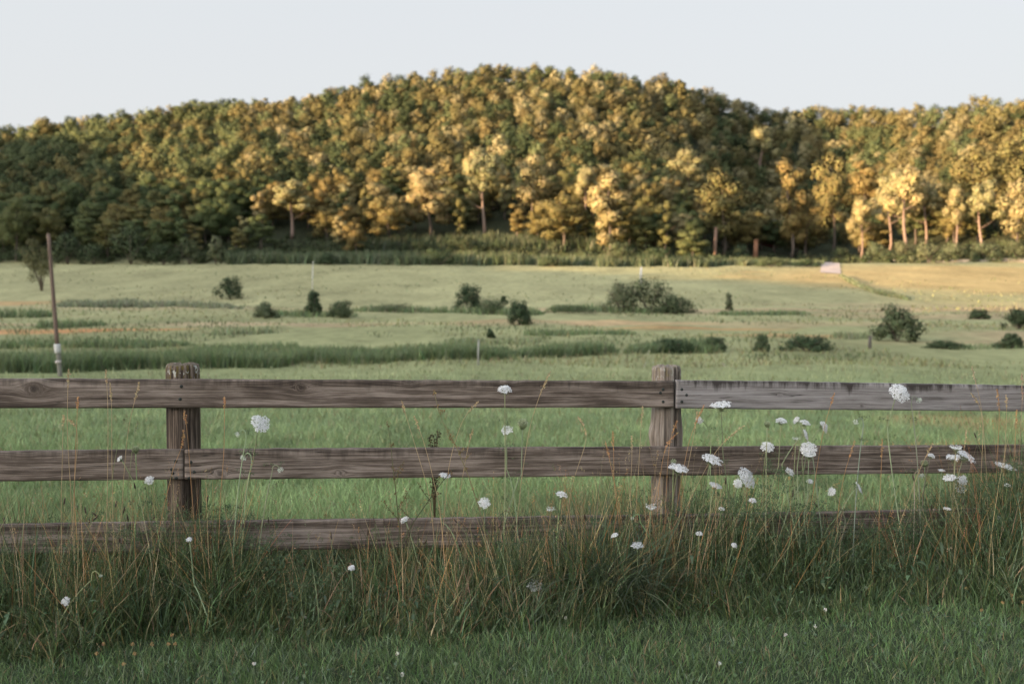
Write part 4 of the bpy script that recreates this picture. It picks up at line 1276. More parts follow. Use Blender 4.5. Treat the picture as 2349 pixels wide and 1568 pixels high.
weed_bank([(520, 606, 30), (700, 606, 30), (900, 609, 30), (1100, 610, 30), (1300, 610, 24), (1500, 612, 26), (1700, 610, 18), (1890, 608, 10)], 26, 14.0, 3.2, (0.10, 0.125, 0.066), V_, Q_, C_, False)
weed_bank([(700, 580, 24), (900, 578, 28), (1100, 574, 30), (1300, 574, 26), (1450, 580, 20)], 24, 10.0, 3.5, (0.085, 0.105, 0.055), V_, Q_, C_)
weed_bank([(1925, 634, 8), (1960, 655, 12), (2010, 675, 12), (2090, 690, 10)], 10, 6.0, 6, (0.15, 0.18, 0.10), V_, Q_, C_)
tag(obj('tall_weeds', mesh_np('tall_weeds', np.concatenate(V_), np.concatenate(Q_), np.concatenate(C_)), M_GRASS), 'banks of tall green weeds growing across the pasture', 'weeds', kind='stuff')
# scattered taller tufts and pale flower heads in the far pasture
mb = MB()
n = 26000
inv = rng.uniform(1 / 290.0, 1 / 55.0, n); Y = 1 / inv; X = rng.uniform(-0.62, 0.62, n) * Y
k = fbm(X * 0.06, Y * 0.05, 61) > 0.47
X, Y = X[k], Y[k]; n = len(X)
z = terrain(X, Y)
cc = colvar((0.22, 0.222, 0.108), n, 0.18); wh = rng.random(n) < 0.006; cc[wh] = colvar((0.42, 0.40, 0.34), int(wh.sum()))
dk = fbm(X * 0.05, Y * 0.11, 62) > 0.56; cc[dk] = colvar((0.115, 0.14, 0.065), int(dk.sum()))
v, q, c4 = blades(np.stack([X, Y, z - 0.03], 1), rng.uniform(0.15, 0.5, n), 0.0013 * Y, rng.uniform(0, 6.28, n), rng.uniform(0, 0.5, n), rng.uniform(0.2, 0.9, n), cc, seg=2)
tag(obj('far_grass', mesh_np('far_grass', v, q, c4), M_GRASS), 'rough tufts of grass and pale seed heads on the far pasture', 'grass', kind='stuff')

# ------------------------------------------------------------------ lace flowers
GREEN_STEM = (0.25, 0.29, 0.16)
def umbel(kind, Rr):
    """head round the origin, facing +Z; returns (florets, rays, bracts) as three mesh builders"""
    fl, ry, br = MB(), MB(), MB()
    white = np.array([0.93, 0.935, 0.925]); cream = np.array([0.62, 0.64, 0.50]); gre = np.array([0.33, 0.38, 0.22])
    base = np.array([0, 0, -Rr * 0.62])
    if kind in ('flat', 'dome', 'bowl', 'sparse'):
        nu = {'flat': 40, 'dome': 40, 'bowl': 30, 'sparse': 17}[kind]
        for i in range(nu):
            q = math.sqrt((i + 0.5) / nu); a = i * 2.39996 + rng.normal() * 0.12
            rr = Rr * 0.9 * q * rng.uniform(0.9, 1.08)
            zz = {'flat': 0.10 * (1 - q * q) * Rr, 'dome': 0.45 * (1 - q * q) * Rr, 'bowl': 0.35 * (q * q) * Rr, 'sparse': 0.2 * q * q * Rr}[kind] + rng.normal() * 0.04 * Rr
            p = np.array([rr * math.cos(a), rr * math.sin(a), zz])
            out = np.array([math.cos(a) * q, math.sin(a) * q, 0])
            us = Rr * rng.uniform(0.17, 0.235)
            k = 20 if kind != 'sparse' else 12
            an = rng.uniform(0, 6.28, k); rd = us * np.sqrt(rng.random(k))
            pp = p + np.stack([np.cos(an) * rd, np.sin(an) * rd, rng.normal(size=k) * us * 0.18 + 0.25 * us * (1 - (rd / us) ** 2)], 1)
            c = colvar(white if kind != 'bowl' else lerp(white, cream, 0.3), k, 0.04, 0.015)
            fl.quads(pp, rng.normal(size=(k, 3)) * 0.4 + np.array([0, 0, 1]) + out * 0.5, Rr * rng.uniform(0.05, 0.085, k), Rr * rng.uniform(0.04, 0.065, k), c)
            ry.tube(curve(base, base * 0.35 + p * 0.55 + np.array([0, 0, -0.12 * Rr * q]), p, 4), [0.0010, 0.0008, 0.0008, 0.0006], 4, GREEN_STEM, cap=False)
    elif kind == 'nest':
        nu = 34
        for i in range(nu):
            q = (i + 0.5) / nu; a = i * 2.39996
            th = lerp(0.15, 1.35, math.sqrt(q))
            p = np.array([math.sin(th) * math.cos(a) * Rr * 0.72, math.sin(th) * math.sin(a) * Rr * 0.72, math.cos(th) * Rr * 0.75 + 0.1 * Rr])
            k = 12
            pp = p + rng.normal(size=(k, 3)) * Rr * 0.10
            fl.quads(pp, rng.normal(size=(k, 3)) * 0.8 + p / Rr, Rr * 0.055, Rr * 0.035, colvar(lerp(gre, cream, rng.random() * 0.8), k, 0.1, 0.03))
            out = np.array([math.cos(a), math.sin(a), 0]) * Rr * 0.75
            ry.tube(curve(base, base * 0.5 + out * math.sin(th), p, 6), 0.0011, 4, (0.20, 0.24, 0.12), cap=False)
    else:                                        # bud
        k = 90
        dv = rng.normal(size=(k, 3)); dv /= np.linalg.norm(dv, axis=1)[:, None]
        fl.quads(dv * Rr * rng.uniform(0.5, 1.0, (k, 1)) * np.array([1, 1, 0.8]), dv + rng.normal(size=(k, 3)) * 0.5, Rr * 0.2, Rr * 0.13, colvar(lerp(gre, white, 0.5), k, 0.1, 0.03))
        ry.tube([base, (0, 0, 0)], 0.0015, 5, GREEN_STEM, cap=False)
    for i in range(8):
        a = i / 8 * 6.283 + rng.random() * 0.4
        e = base + np.array([math.cos(a), math.sin(a), -0.25 if kind != 'nest' else -0.1]) * Rr * rng.uniform(0.45, 0.7)
        br.tube(curve(base, base + (e - base) * 0.5 + np.array([0, 0, 0.1 * Rr]), e, 4), [0.0012, 0.0010, 0.0008, 0.0004], 4, (0.16, 0.19, 0.10), cap=False)
    return fl, ry, br

def lace(x, y, size, kind, nrm, label, dy=None, root_dx=None, group='white lace flowers along the fence'):
    Xa = at(x, y, 5.0)[0]
    Yh = float(fence_y(Xa)) - 0.16 - ((rng.uniform(0.0, 0.17) if y < 1130 else rng.uniform(0.16, 0.3) if y < 1215 else rng.uniform(0.36, 0.5)) if dy is None else dy)
    head = at(x, y, Yh)
    Rr = size / 2 / F * Yh
    nv = np.array(nrm, float); nv /= np.linalg.norm(nv)
    dx = rng.normal() * 0.09 if root_dx is None else root_dx
    rt = np.array([head[0] + dx - nv[0] * 0.05, Yh + rng.normal() * 0.05, 0])
    rt[2] = float(terrain(rt[0], rt[1])) - 0.02
    t = thing('lace_flower', label, 'wildflower', rt, 0, group)
    hl_ = head - rt
    neck = hl_ - nv * Rr * 0.62
    if kind == 'bud':
        ctrl = np.array([neck[0] - nv[0] * 0.04 + dx * 0, neck[1], hl_[2] + 0.10])
        up1 = np.array([hl_[0] - np.sign(nv[0] or 1) * 0.035, hl_[1], hl_[2] + 0.012])
        p = np.concatenate([curve((0, 0, 0), (hl_[0] * 0.2, 0, hl_[2] * 0.6), up1 - np.array([np.sign(nv[0] or 1) * 0.004, 0, 0.03]), 10), curve(up1, up1 + np.array([np.sign(nv[0] or 1) * 0.015, 0, 0.022]), neck, 6)])
    else:
        c1 = neck - nv * 0.10 - np.array([0, 0, 0.12])
        bend = rng.normal(size=3) * 0.02
        p = curve((0, 0, 0), np.array([c1[0] * 0.65, c1[1] * 0.8, hl_[2] * 0.55]) + bend, c1, 9)
        p = np.concatenate([p[:-1], curve(c1, c1 + (neck - c1) * 0.5 + np.array([0, 0, 0.02]), neck, 6)])
    mb = MB(); mb.tube(p, np.linspace(0.0030, 0.0021, len(p)), 6, colvar(GREEN_STEM, 1, 0.12)[0]); obj('stem', mb.mesh('stem', True), M_STEM, t)
    fl, ry, br = umbel(kind, Rr)
    z = Vector(nv); qt = Vector((0, 0, 1)).rotation_difference(z)
    fo = obj('flower_head', fl.mesh('flower_head'), M_PETAL, t, hl_); fo.rotation_mode = 'QUATERNION'; fo.rotation_quaternion = qt
    for nm, b in (('rays', ry), ('bracts', br)):
        o_ = obj(nm, b.mesh(nm), M_STEM, fo)
    if hl_[2] > 0.42:
        for f_ in (0.35, 0.55, 0.72):
            pp = p[int(f_ * (len(p) - 1))]
            for sgn in (-1, 1):
                if rng.random() < 0.6:
                    mb = MB()
                    sprig(mb, pp, (sgn * rng.uniform(0.4, 1), rng.normal() * 0.4, rng.uniform(0.3, 0.9)), rng.uniform(0.03, 0.08), (0.085, 0.115, 0.055), 20, 0.35)
                    obj('leaf', mb.mesh('leaf'), M_GRASS, t)
    return t

U = (0, -0.25, 1)
for a in [
    (597, 970, 47, 'flat', (0.45, -0.65, 0.6), 'large tilted lace flower alone between the rails right of the lichened post'),
    (343, 1101, 22, 'dome', (0.1, -0.9, 0.5), 'small round lace flower just under the dark middle rail'),
    (275, 1052, 17, 'dome', (-0.6, -0.5, 0.6), 'little white flower turned aside on the dark middle rail'),
    (311, 1032, 22, 'nest', (0, -0.1, 1), 'pale green closed lace head above the dark middle rail'),
    (151, 1378, 22, 'dome', (0, -0.9, 0.5), 'small round lace flower low in dark grass at the far left'),
    (231, 1320, 9, 'bud', (0.3, -0.3, 1), 'tiny white bud in dark grass above the low round flower'),
    (1158, 894, 32, 'dome', (0, -0.5, 0.9), 'creamy round lace head in front of the long brown top rail'),
    (1162, 988, 28, 'bowl', (0, -0.75, 0.7), 'cup shaped white flower between the rails beside a green nest head'),
    (1199, 975, 32, 'nest', (0.05, -0.1, 1), 'largest green nest shaped lace head between top and middle rail'),
    (1111, 1153, 28, 'flat', (0, -0.75, 0.6), 'round open lace flower below the long middle rail'),
    (1020, 1090, 28, 'flat', (0.15, -0.3, 1), 'flat flower seen edge on at the middle rail bottom edge'),
    (928, 1192, 22, 'dome', (-0.5, -0.4, 0.8), 'half hidden dome flower at the edge of the bottom rail'),
    (1288, 1135, 28, 'dome', (0.2, -0.3, 1), 'tufted white flower on a slanting stalk below the middle rail'),
    (1262, 1168, 24, 'sparse', (0, -0.3, 1), 'thin sparse flower left of the tufted slanting one'),
    (1226, 1346, 40, 'bowl', (0.1, -0.45, 0.9), 'open ragged bowl flower low in the grass left of the tussock'),
    (1348, 1356, 36, 'sparse', (0.5, -0.5, 0.7), 'sparse scattered flower inside the arching tussock'),
    (1410, 1228, 20, 'dome', (-0.5, -0.2, 0.9), 'small flower edge on above the tussock'),
    (1462, 1250, 30, 'flat', (-0.05, -0.25, 1), 'flat flower above the crest of the tussock'),
    (1450, 1188, 11, 'bud', (-0.2, -0.3, 1), 'tiny white bud left of the knobbly post foot'),
    (1493, 1163, 28, 'sparse', (0, -0.4, 0.9), 'sparse spiky flower at the foot of the knobbly post'),
    (1653, 928, 50, 'flat', (-0.14, -0.16, 1), 'wide flat flower seen edge on before the pale top rail'),
    (1604, 963, 20, 'dome', (-0.6, -0.6, -0.3), 'drooping small white head under the pale top rail'),
    (1633, 1053, 46, 'flat', (0.25, -0.40, 0.9), 'wide tilted flower on the middle rail right of the knobbly post'),
    (1556, 1073, 46, 'flat', (0.22, -0.28, 1), 'flat edge on flower crossing the knobbly post'),
    (1545, 1060, 18, 'nest', (0, -0.2, 1), 'small green nest head just over the edge on flower at the post'),
    (1641, 1113, 30, 'flat', (0.3, -0.3, 0.9), 'flat flower under the middle rail below the wide tilted one'),
    (1714, 1094, 52, 'flat', (0.55, -0.62, 0.5), 'large steeply tilted flower hanging over the lower edge of the middle rail'),
    (1693, 1108, 22, 'flat', (0, -0.9, 0.3), 'small round flower touching the large steep one'),
    (1760, 1025, 31, 'dome', (0, -0.7, 0.6), 'plump round flower on top of the middle rail'),
    (1760, 974, 20, 'nest', (0, -0.1, 1), 'little nest head straight above the plump round flower'),
    (1792, 966, 27, 'dome', (0, -0.35, 1), 'domed white flower high in the right hand flower cluster'),
    (1826, 963, 20, 'flat', (-0.8, -0.25, 0.5), 'narrow flower seen from the side at the cluster top'),
    (1846, 970, 26, 'dome', (0.2, -0.3, 0.9), 'twin lobed flower next to the narrow side on one'),
    (1889, 978, 29, 'dome', (0.7, -0.5, 0.4), 'tilted flower at the right of the cluster top'),
    (1848, 996, 28, 'flat', (0.85, -0.4, 0.3), 'upright side on flower in the heart of the cluster'),
    (1855, 1030, 40, 'flat', (0, -0.85, 0.5), 'biggest round flower at the foot of the cluster'),
    (1856, 1046, 28, 'bowl', (0, -0.2, 1), 'creamy cup tucked beneath the biggest cluster flower'),
    (1826, 1006, 20, 'sparse', (0, -0.3, 1), 'thin blurred flower behind the cluster'),
    (1811, 1082, 24, 'dome', (0.4, -0.5, 0.7), 'pale flower at the lower edge of the middle rail in the cluster'),
    (1858, 1104, 16, 'dome', (0, -0.5, 0.8), 'tiny domed flower below the cluster'),
    (1604, 1224, 17, 'dome', (0, -0.4, 0.9), 'little dome flower low right of the knobbly post'),
    (1684, 1250, 15, 'dome', (0.2, -0.7, 0.6), 'small round flower low in the right hand grass'),
    (1641, 1360, 22, 'flat', (0, -0.35, 0.9), 'flat topped flower low right of the tussock'),
    (1692, 1431, 22, 'flat', (-0.3, -0.7, 0.5), 'white flower at the lawn edge right of the tussock'),
    (1617, 1460, 40, 'sparse', (0, -0.4, 0.9), 'faded greenish spiky flower lying at the lawn edge'),
    (1726, 1148, 18, 'dome', (0, -0.5, 0.9), 'small flower below the large steep one'),
    (1655, 1167, 15, 'dome', (0, -0.5, 0.9), 'small greenish flower under the flat one by the middle rail'),
    (1908, 1127, 22, 'flat', (-0.75, -0.5, 0.3), 'oval flower hanging between middle and bottom rail'),
    (1970, 1118, 30, 'flat', (0.8, -0.3, 0.45), 'slanting edge on flower alone over the green gap on the right'),
    (2062, 901, 48, 'dome', (0.1, -0.8, 0.55), 'largest round lace flower in front of the pale top rail'),
    (2108, 918, 15, 'bud', (0.7, -0.2, -0.5), 'nodding bud on a hooked stalk beside the largest round flower'),
    (1963, 968, 14, 'bud', (-0.7, -0.2, -0.5), 'nodding bud on a hooked stalk under the pale top rail'),
    (2136, 1045, 18, 'dome', (0.2, -0.4, 0.9), 'small domed flower on the middle rail far right'),
    (2121, 1064, 22, 'nest', (-0.2, -0.4, 0.9), 'beige closing flower beside the small far right dome'),
    (2193, 1029, 30, 'bowl', (0, -0.15, 1), 'cream cup flower behind the far right group'),
    (2190, 1049, 42, 'flat', (0, -0.12, 1), 'flat edge on flower of the far right group'),
    (2216, 1045, 44, 'flat', (0.35, -0.35, 0.8), 'spiky tilted flower of the far right group'),
    (2307, 1070, 48, 'flat', (0.22, -0.2, 1), 'flat edge on flower at the far right end of the middle rail'),
    (2178, 1095, 30, 'flat', (-0.3, -0.3, 0.9), 'drooping flower under the far right group'),
    (2208, 1101, 24, 'flat', (0, -0.95, 0.2), 'round flat flower facing the camera under the far right group'),
    (2203, 1122, 28, 'sparse', (0, -0.6, 0.6), 'hazy flower just below the round flat one'),
    (2160, 1078, 16, 'flat', (0, -0.2, 1), 'tiny edge on flower left of the drooping one'),
    (2114, 1090, 15, 'bud', (0.6, -0.2, -0.5), 'nodding bud on an arching stalk below the middle rail'),
    (2311, 1113, 15, 'dome', (0, -0.4, 0.9), 'small dome low at the far right edge'),
    (2172, 1166, 18, 'flat', (0, -0.2, 1), 'small flat flower at the bottom rail on the right'),
    (2291, 1187, 13, 'bud', (0.2, -0.3, 1), 'white bud in the dark foliage far right'),
    (2283, 1210, 15, 'dome', (0.3, -0.6, 0.7), 'small round flower in the dark foliage far right'),
    (2281, 1275, 18, 'dome', (0.4, -0.7, 0.5), 'lowest white flower in the dark foliage far right'),
    (643, 1077, 16, 'bud', (0.4, -0.2, -0.6), 'hooked pale bud on the middle rail left half'),
    (558, 1050, 16, 'bud', (-0.4, -0.2, -0.8), 'hanging bud below the large tilted flower'),
    (545, 996, 14, 'bud', (-0.8, -0.2, -0.5), 'small nodding bud left of the large tilted flower'),
    (806, 1302, 17, 'dome', (0, -0.5, 0.8), 'faint green flower low under the bottom rail'),
    (434, 1237, 15, 'dome', (0, -0.5, 0.8), 'small greyish flower in the foliage at the lichened post foot'),
]:
    lace(*a)

# ------------------------------------------------------------------ single tall grass stalks
def stalk(path, head_px, col, label, rad=0.0019, hr=0.0052, dy=None, group='dry grass stalks with seed heads'):
    """path: pixels from the tip down; the root is set on the ground under the last one"""
    Xa = at(path[0][0], path[0][1], 5.0)[0]
    dy = rng.uniform(0.02, 0.18) if dy is None else dy
    Yh = float(fence_y(Xa)) - 0.16 - dy
    P = [at(x, y, Yh) for x, y in path]
    rx = P[-1][0] + (P[-1][0] - P[-2][0]) * 0.25
    rt = np.array([rx, Yh, float(terrain(rx, Yh))])
    P = np.array(P[::-1]) - rt
    P = np.concatenate([[[0, 0, -0.02]], P])
    # smooth
    s = np.concatenate([[0], np.cumsum(np.linalg.norm(np.diff(P, axis=0), axis=1))])
    ss = np.linspace(0, s[-1], 26)
    Q = np.stack([np.interp(ss, s, P[:, i]) for i in range(3)], 1)
    for _ in range(3): Q[1:-1] = (Q[:-2] + 2 * Q[1:-1] + Q[2:]) / 4
    t = thing('grass_stalk', label, 'grass stalk', rt, 0, group)
    mb = MB(); mb.tube(Q, np.linspace(rad, rad * 0.6, 26), 5, col); obj('stem', mb.mesh('stem', True), M_DRY, t)
    hl = head_px / F * Yh
    k = int(46 * max(1, head_px / 40)); f_ = rng.random(k)
    sp = s[-1] - f_ * hl
    c = np.stack([np.interp(sp, ss, Q[:, i]) for i in range(3)], 1)
    c += rng.normal(size=(k, 3)) * hr * (0.35 + 0.75 * np.sin(np.pi * np.clip(f_, 0.06, 0.94)))[:, None] * 0.62
    mb = MB(); mb.quads(c, rng.normal(size=(k, 3)) + np.array([0, -0.6, 0]), hr * 0.95, hr * 0.5, colvar(np.array(col) * 1.1, k, 0.2)); obj('seed_head', mb.mesh('seed_head'), M_DRY, t)
ST = (0.44, 0.33, 0.19); OR = (0.43, 0.25, 0.12); GRN = (0.24, 0.26, 0.14)
for a in [
    ([(157, 845), (155, 900), (154, 1000), (162, 1120), (170, 1290)], 46, ST, 'dry stalk whose seed head rises above the top rail at the far left'),
    ([(242, 848), (247, 900), (248, 1000), (246, 1150), (240, 1300)], 30, ST, 'dry stalk with blunt seed head above the top rail, second from the left'),
    ([(252, 878), (257, 930), (256, 1010), (258, 1150), (262, 1300)], 42, ST, 'stalk with brown seed head across the top rail beside the blunt one'),
    ([(320, 876), (308, 920), (292, 990), (282, 1120), (272, 1290)], 44, ST, 'slanting stalk with seed head on the top rail left of the lichened post'),
    ([(179, 910), (177, 950), (172, 1060), (170, 1150), (180, 1300)], 28, OR, 'reddish seed head on the top rail lower edge at left'),
    ([(515, 910), (515, 950), (514, 1040), (506, 1130), (500, 1280)], 26, OR, 'thin reddish spike on the top rail right of the lichened post'),
    ([(146, 952), (144, 990), (143, 1060), (140, 1150), (142, 1300)], 24, ST, 'small seed head in the green gap at the far left'),
    ([(156, 960), (182, 968), (176, 1040), (168, 1140), (172, 1310)], 30, ST, 'bent over seed head in the green gap at the far left'),
    ([(284, 962), (276, 990), (262, 1060), (250, 1160), (240, 1300)], 0.1, GRN, 'thin green stalk in the left gap'),
    ([(316, 1035 - 70), (308, 990), (300, 1060), (290, 1150), (286, 1290)], 26, GRN, 'greenish stalk with soft head above the pale nest head'),
    ([(422, 1000 - 58), (428, 970), (432, 1020), (440, 1130), (450, 1260)], 30, OR, 'reddish seed head in front of the lichened post'),
    ([(420, 985), (425, 1015), (400, 1060), (372, 1180), (340, 1330)], 46, OR, 'tangled brown head drooping before the lichened post'),
    ([(1262, 853), (1238, 903), (1214, 980), (1196, 1100), (1180, 1260)], 60, ST, 'long arching stalk leaning right over the long top rail'),
    ([(921, 918), (938, 975), (958, 1040), (985, 1130), (1000, 1280)], 30, ST, 'thin pale stalk leaning left across the top rail'),
    ([(950, 954), (972, 1010), (990, 1080), (1010, 1170), (1020, 1290)], 34, ST, 'thin stalk leaning left below the long top rail'),
    ([(1098, 920), (1072, 938), (1050, 990), (1030, 1060), (1010, 1280)], 34, ST, 'pale drooping panicle below the long top rail'),
    ([(1085, 983), (1072, 1030), (1060, 1100), (1050, 1170), (1046, 1290)], 32, ST, 'upright pale stalk left of the cup shaped flower'),
    ([(1325, 955), (1352, 992), (1336, 1040), (1312, 1110), (1290, 1260)], 55, ST, 'feathery panicle nodding right between the rails'),
    ([(1405, 988), (1408, 1040), (1408, 1110), (1418, 1180), (1430, 1290)], 44, OR, 'stiff reddish spike left of the knobbly post'),
    ([(1388, 1010), (1400, 1060), (1412, 1120), (1425, 1190), (1440, 1300)], 40, OR, 'second stiff reddish spike left of the knobbly post'),
    ([(1449, 1000), (1450, 1050), (1446, 1120), (1448, 1190), (1452, 1300)], 34, ST, 'straw spike with notched head left of the knobbly post'),
    ([(1474, 930), (1470, 985), (1466, 1060), (1460, 1150), (1450, 1290)], 40, ST, 'tall thin straw stalk against the knobbly post left side'),
    ([(1556, 992), (1536, 1000), (1522, 1040), (1510, 1120), (1504, 1300)], 60, OR, 'curled orange seed head hooked in front of the knobbly post'),
    ([(1554, 965), (1540, 990), (1532, 1050), (1528, 1140), (1520, 1300)], 30, OR, 'orange stalk on the knobbly post right side'),
    ([(1616, 928), (1598, 965), (1580, 1010), (1562, 1110), (1530, 1290)], 50, OR, 'leaning orange stalk crossing the pale top rail near its joint'),
    ([(1600, 942), (1592, 1000), (1576, 1080), (1560, 1170), (1545, 1290)], 40, ST, 'leaning straw stalk right of the post joint'),
    ([(1708, 975), (1672, 1000), (1640, 1035), (1590, 1130), (1530, 1260)], 60, ST, 'feathered stalk slanting low to the right over the middle rail'),
    ([(1915, 900), (1900, 945), (1888, 990), (1876, 1060), (1850, 1230)], 30, OR, 'thin orange stalk rising through the flower cluster to the top rail'),
    ([(1960, 1010), (1950, 1045), (1938, 1080), (1925, 1150), (1915, 1260)], 40, OR, 'short reddish spike on the middle rail right of the cluster'),
    ([(2024, 1005), (2022, 1060), (2020, 1120), (2016, 1190), (2018, 1290)], 46, OR, 'upright pink brown spike below the largest round flower'),
    ([(2140, 1015), (2112, 1070), (2090, 1130), (2064, 1200), (2040, 1300)], 34, ST, 'slanting stalk left of the far right flower group'),
    ([(2229, 840), (2238, 875), (2252, 930), (2262, 1060), (2270, 1270)], 44, (0.40, 0.31, 0.20), 'pale seed head standing above the top rail at the far right'),
    ([(2344, 855), (2346, 910), (2340, 1000), (2336, 1100), (2330, 1290)], 60, (0.38, 0.26, 0.17), 'seed head at the picture edge above the top rail'),
    ([(2228, 902), (2248, 918), (2256, 980), (2250, 1100), (2246, 1280)], 30, ST, 'seed head bending left over the far right top rail'),
    ([(2287, 893), (2294, 930), (2290, 1010), (2284, 1120), (2280, 1290)], 52, OR, 'reddish seed head on the far right top rail'),
    ([(2308, 905), (2310, 940), (2306, 1020), (2300, 1130), (2296, 1290)], 30, ST, 'slim straw head on the far right top rail'),
    ([(2218, 985), (2212, 1030), (2198, 1090), (2190, 1170), (2180, 1290)], 40, ST, 'straw spike behind the far right flower group'),
    ([(2332, 940), (2330, 1000), (2326, 1080), (2318, 1160), (2316, 1290)], 40, OR, 'dense orange stalk at the far right edge'),
]:
    stalk(*a)

# dead branching weeds with little pods
def weed(path, branches, col, pod, label, dy=0.2):
    Xa = at(path[0][0], path[0][1], 5.0)[0]
    Yh = float(fence_y(Xa)) - 0.16 - dy
    P = np.array([at(x, y, Yh) for x, y in path[::-1]])
    rt = np.array([P[0][0], Yh, float(terrain(P[0][0], Yh)) - 0.02])
    P = P - rt; P[0] = (0, 0, 0)
    t = thing('dead_weed', label, 'weed', rt, 0, 'dead branching weeds before the fence')
    mb = MB(); mb.tube(P, np.linspace(0.0030, 0.0012, len(P)), 6, col); obj('stem', mb.mesh('stem', True), M_DRY, t)
    pb = MB(); bb = MB()
    for i in range(len(P) - 1):
        for q in range(2):
            c = lerp(P[i], P[i + 1], rng.random())
            if c[2] < 0.35: continue
            k = 8
            pb.quads(c + rng.normal(size=(k, 3)) * 0.005, rng.normal(size=(k, 3)), 0.005, 0.0032, colvar(pod, k, 0.25))
    for (x0, y0, x1, y1) in branches:
        a, b = at(x0, y0, Yh) - rt, at(x1, y1, Yh + rng.normal() * 0.04) - rt
        bb.tube(curve(a, (a + b) / 2 + np.array([0, 0, -0.01]), b, 6), np.linspace(0.0018, 0.0009, 6), 5, col)
        for q in (0.35, 0.6, 0.8, 1.0):
            k = 6
            pb.quads(lerp(a, b, q) + rng.normal(size=(k, 3)) * 0.004, rng.normal(size=(k, 3)), 0.0045, 0.003, colvar(pod, k, 0.25))
    obj('branches', bb.mesh('branches', True), M_DRY, t)['kind'] = 'stuff'
    obj('pods', pb.mesh('pods'), M_DRY, t)['kind'] = 'stuff'
weed([(889, 973), (896, 1012), (900, 1060), (906, 1110), (914, 1190), (935, 1330)], [(903, 1090, 925, 1060), (912, 1170, 940, 1120), (914, 1190, 880, 1150), (905, 1100, 922, 1075)], (0.12, 0.12, 0.06), (0.17, 0.11, 0.05), 'dead weed with brown pods rising left of the dark dock')
weed([(996, 896), (1003, 930), (1016, 968), (1036, 1003), (1052, 1035), (1076, 1095), (1110, 1200), (1130, 1330)], [(1010, 950, 1018, 940), (1045, 1020, 1030, 1000), (1052, 1035, 1070, 1028), (1060, 1060, 1078, 1040)], (0.22, 0.19, 0.10), (0.24, 0.16, 0.07), 'taller dead weed reaching the top rail with curled pods')
weed([(1040, 1075), (1018, 1100), (985, 1145), (950, 1195), (920, 1250), (900, 1330)], [(985, 1145, 960, 1110), (950, 1195, 915, 1160), (1000, 1125, 1010, 1090)], (0.07, 0.085, 0.045), (0.14, 0.10, 0.05), 'dark green branching weed slanting across the gap under the middle rail')
weed([(1120, 1190), (1092, 1230), (1075, 1290), (1062, 1360)], [(1092, 1230, 1050, 1190), (1100, 1215, 1160, 1170)], (0.06, 0.08, 0.04), (0.20, 0.12, 0.08), 'short dark weed at the bottom rail right end')

# brown dock behind the middle rail
g = ground_at(995, 1190, 5.4); g = at(997, 1175, 5.75); g[2] = float(terrain(g[0], g[1]))
t = thing('dock_plant', 'dark brown dock plant standing behind the middle rail', 'weed', g)
mb = MB(); pm = MB()
for (tx, ty) in ((986, 1000), (1004, 990), (996, 1005)):
    e = at(tx, ty, 5.75) - g
    P = curve((0, 0, 0), (e[0] * 0.2, 0, e[2] * 0.6), e, 8)
    mb.tube(P, np.linspace(0.004, 0.002, 8), 6, (0.10, 0.065, 0.035))
    for q in np.linspace(0.45, 1.0, 14):
        c = np.array([np.interp(q, np.linspace(0, 1, 8), P[:, i]) for i in range(3)])
        k = 9
        pm.quads(c + rng.normal(size=(k, 3)) * 0.010, rng.normal(size=(k, 3)), 0.007, 0.005, colvar((0.045, 0.026, 0.014), k, 0.2))
obj('stem', mb.mesh('stem', True), M_DRY, t); obj('seed_clusters', pm.mesh('seed_clusters'), M_DRY, t)['kind'] = 'stuff'

# arching tussock of broad blades
g = at(1400, 1440, 4.42); g[2] = float(terrain(g[0], g[1]))
t = thing('grass_tussock', 'big arching tussock of broad dark blades in front of the knobbly post', 'grass tussock', g)
n = 420
rt = np.stack([rng.normal(size=n) * 0.10, rng.normal(size=n) * 0.06 + 0.1, np.full(n, -0.01)], 1)
az = rng.uniform(0, 6.28, n)
v, q, cc = blades(rt, rng.uniform(0.32, 0.72, n), rng.uniform(0.005, 0.0095, n), az, rng.uniform(0.1, 0.75, n), rng.uniform(0.8, 2.0, n), colvar((0.072, 0.098, 0.052), n, 0.2), seg=7, face=az + np.pi / 2 + rng.normal(size=n) * 0.3)
obj('blades', mesh_np('blades', v, q, cc), M_GRASS, t)
n = 90
v, q, cc = blades(np.stack([rng.normal(size=n) * 0.12, rng.normal(size=n) * 0.08 + 0.1, np.zeros(n)], 1), rng.uniform(0.25, 0.6, n), 0.0045, rng.uniform(0, 6.28, n), rng.uniform(0.2, 0.8, n), rng.uniform(0.5, 1.8, n), colvar(STRAW * 0.55, n), seg=6)
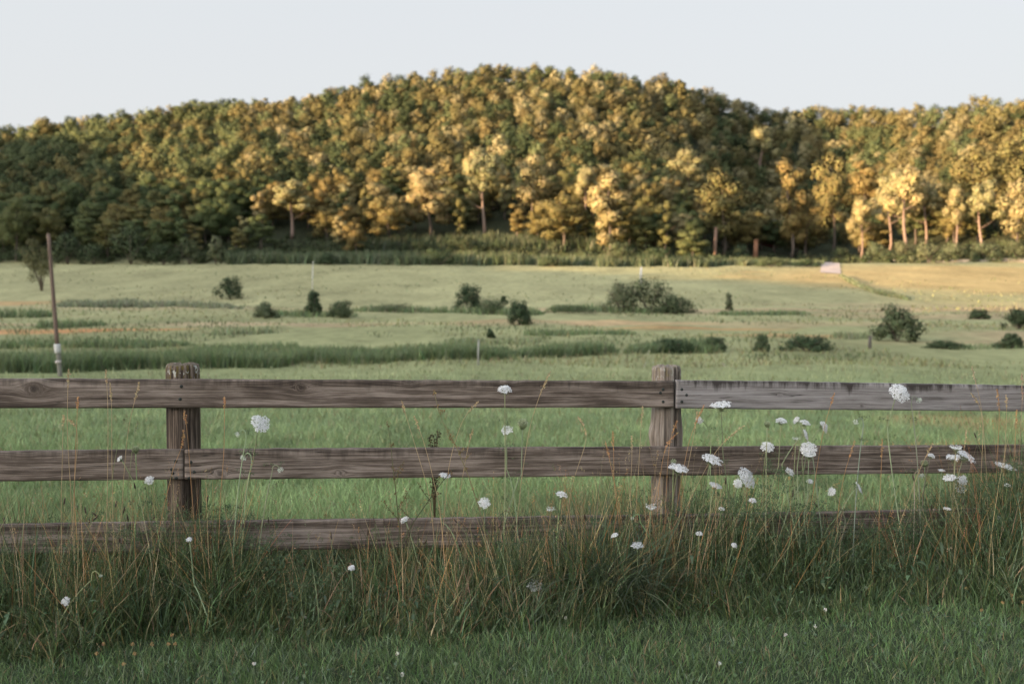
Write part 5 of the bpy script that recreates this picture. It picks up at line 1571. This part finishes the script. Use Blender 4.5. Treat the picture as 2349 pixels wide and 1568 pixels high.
obj('dry_blades', mesh_np('dry_blades', v, q, cc), M_DRY, t)

# clover heads in the short grass
def clover(x, y, col, label, group):
    g = ground_at(x, y + 22, 2.5)
    t = thing('clover_flower', label, 'clover', g, 0, group)
    hgt = 32 / F * g[1]
    mb = MB(); mb.tube(curve((rng.normal() * 0.01, 0.01, 0), (0, 0, hgt * 0.6), (0, 0, hgt), 5), 0.0012, 4, GREEN_STEM); obj('stem', mb.mesh('stem', True), M_STEM, t)
    k = 26; dv = rng.normal(size=(k, 3)); dv /= np.linalg.norm(dv, axis=1)[:, None]
    mb = MB(); mb.quads(dv * 0.0075 * rng.uniform(0.7, 1, (k, 1)) + np.array([0, 0, hgt]), dv + rng.normal(size=(k, 3)) * 0.4, 0.0045, 0.0022, colvar(col, k, 0.15)); obj('flower_head', mb.mesh('flower_head'), M_PETAL, t)
TAN = (0.40, 0.27, 0.13); WH = (0.60, 0.58, 0.52)
for (x, y) in [(58, 1478), (85, 1455), (30, 1412), (138, 1430), (125, 1462), (130, 1488), (96, 1505), (108, 1506), (222, 1510), (238, 1490), (305, 1495), (350, 1502), (388, 1505), (395, 1478), (402, 1488), (285, 1540), (310, 1530), (330, 1405), (160, 1412)]:
    clover(x, y, TAN, 'small tan withered clover head in the dark grass below the lichened post', 'tan clover heads at left')
for (x, y) in [(2390 - 90, 1395), (2345, 1390), (2320, 1380), (2250, 1420), (2215, 1370)]:
    clover(x, y, TAN, 'small tan withered clover head in the dark grass at the far right', 'tan clover heads at right')
for x, y, lab in [(1298, 1432, 'pinkish white clover head left of the tussock foot'), (1802, 1468, 'pinkish white clover head on the lawn right of the tussock'), (1893, 1410, 'white clover head at the lawn edge under the flower cluster'),
                  (1870, 1455, 'small white clover head on the lawn below the flower cluster'), (583, 1534, 'white clover head low on the lawn under the large tilted flower'), (912, 1530, 'pale clover head on the lawn below the bottom rail'),
                  (1650, 1534, 'cream clover head near the bottom of the lawn'), (923, 1560, 'lowest clover head on the middle of the lawn')]:
    clover(x, y, WH, lab, 'white clover heads on the lawn')
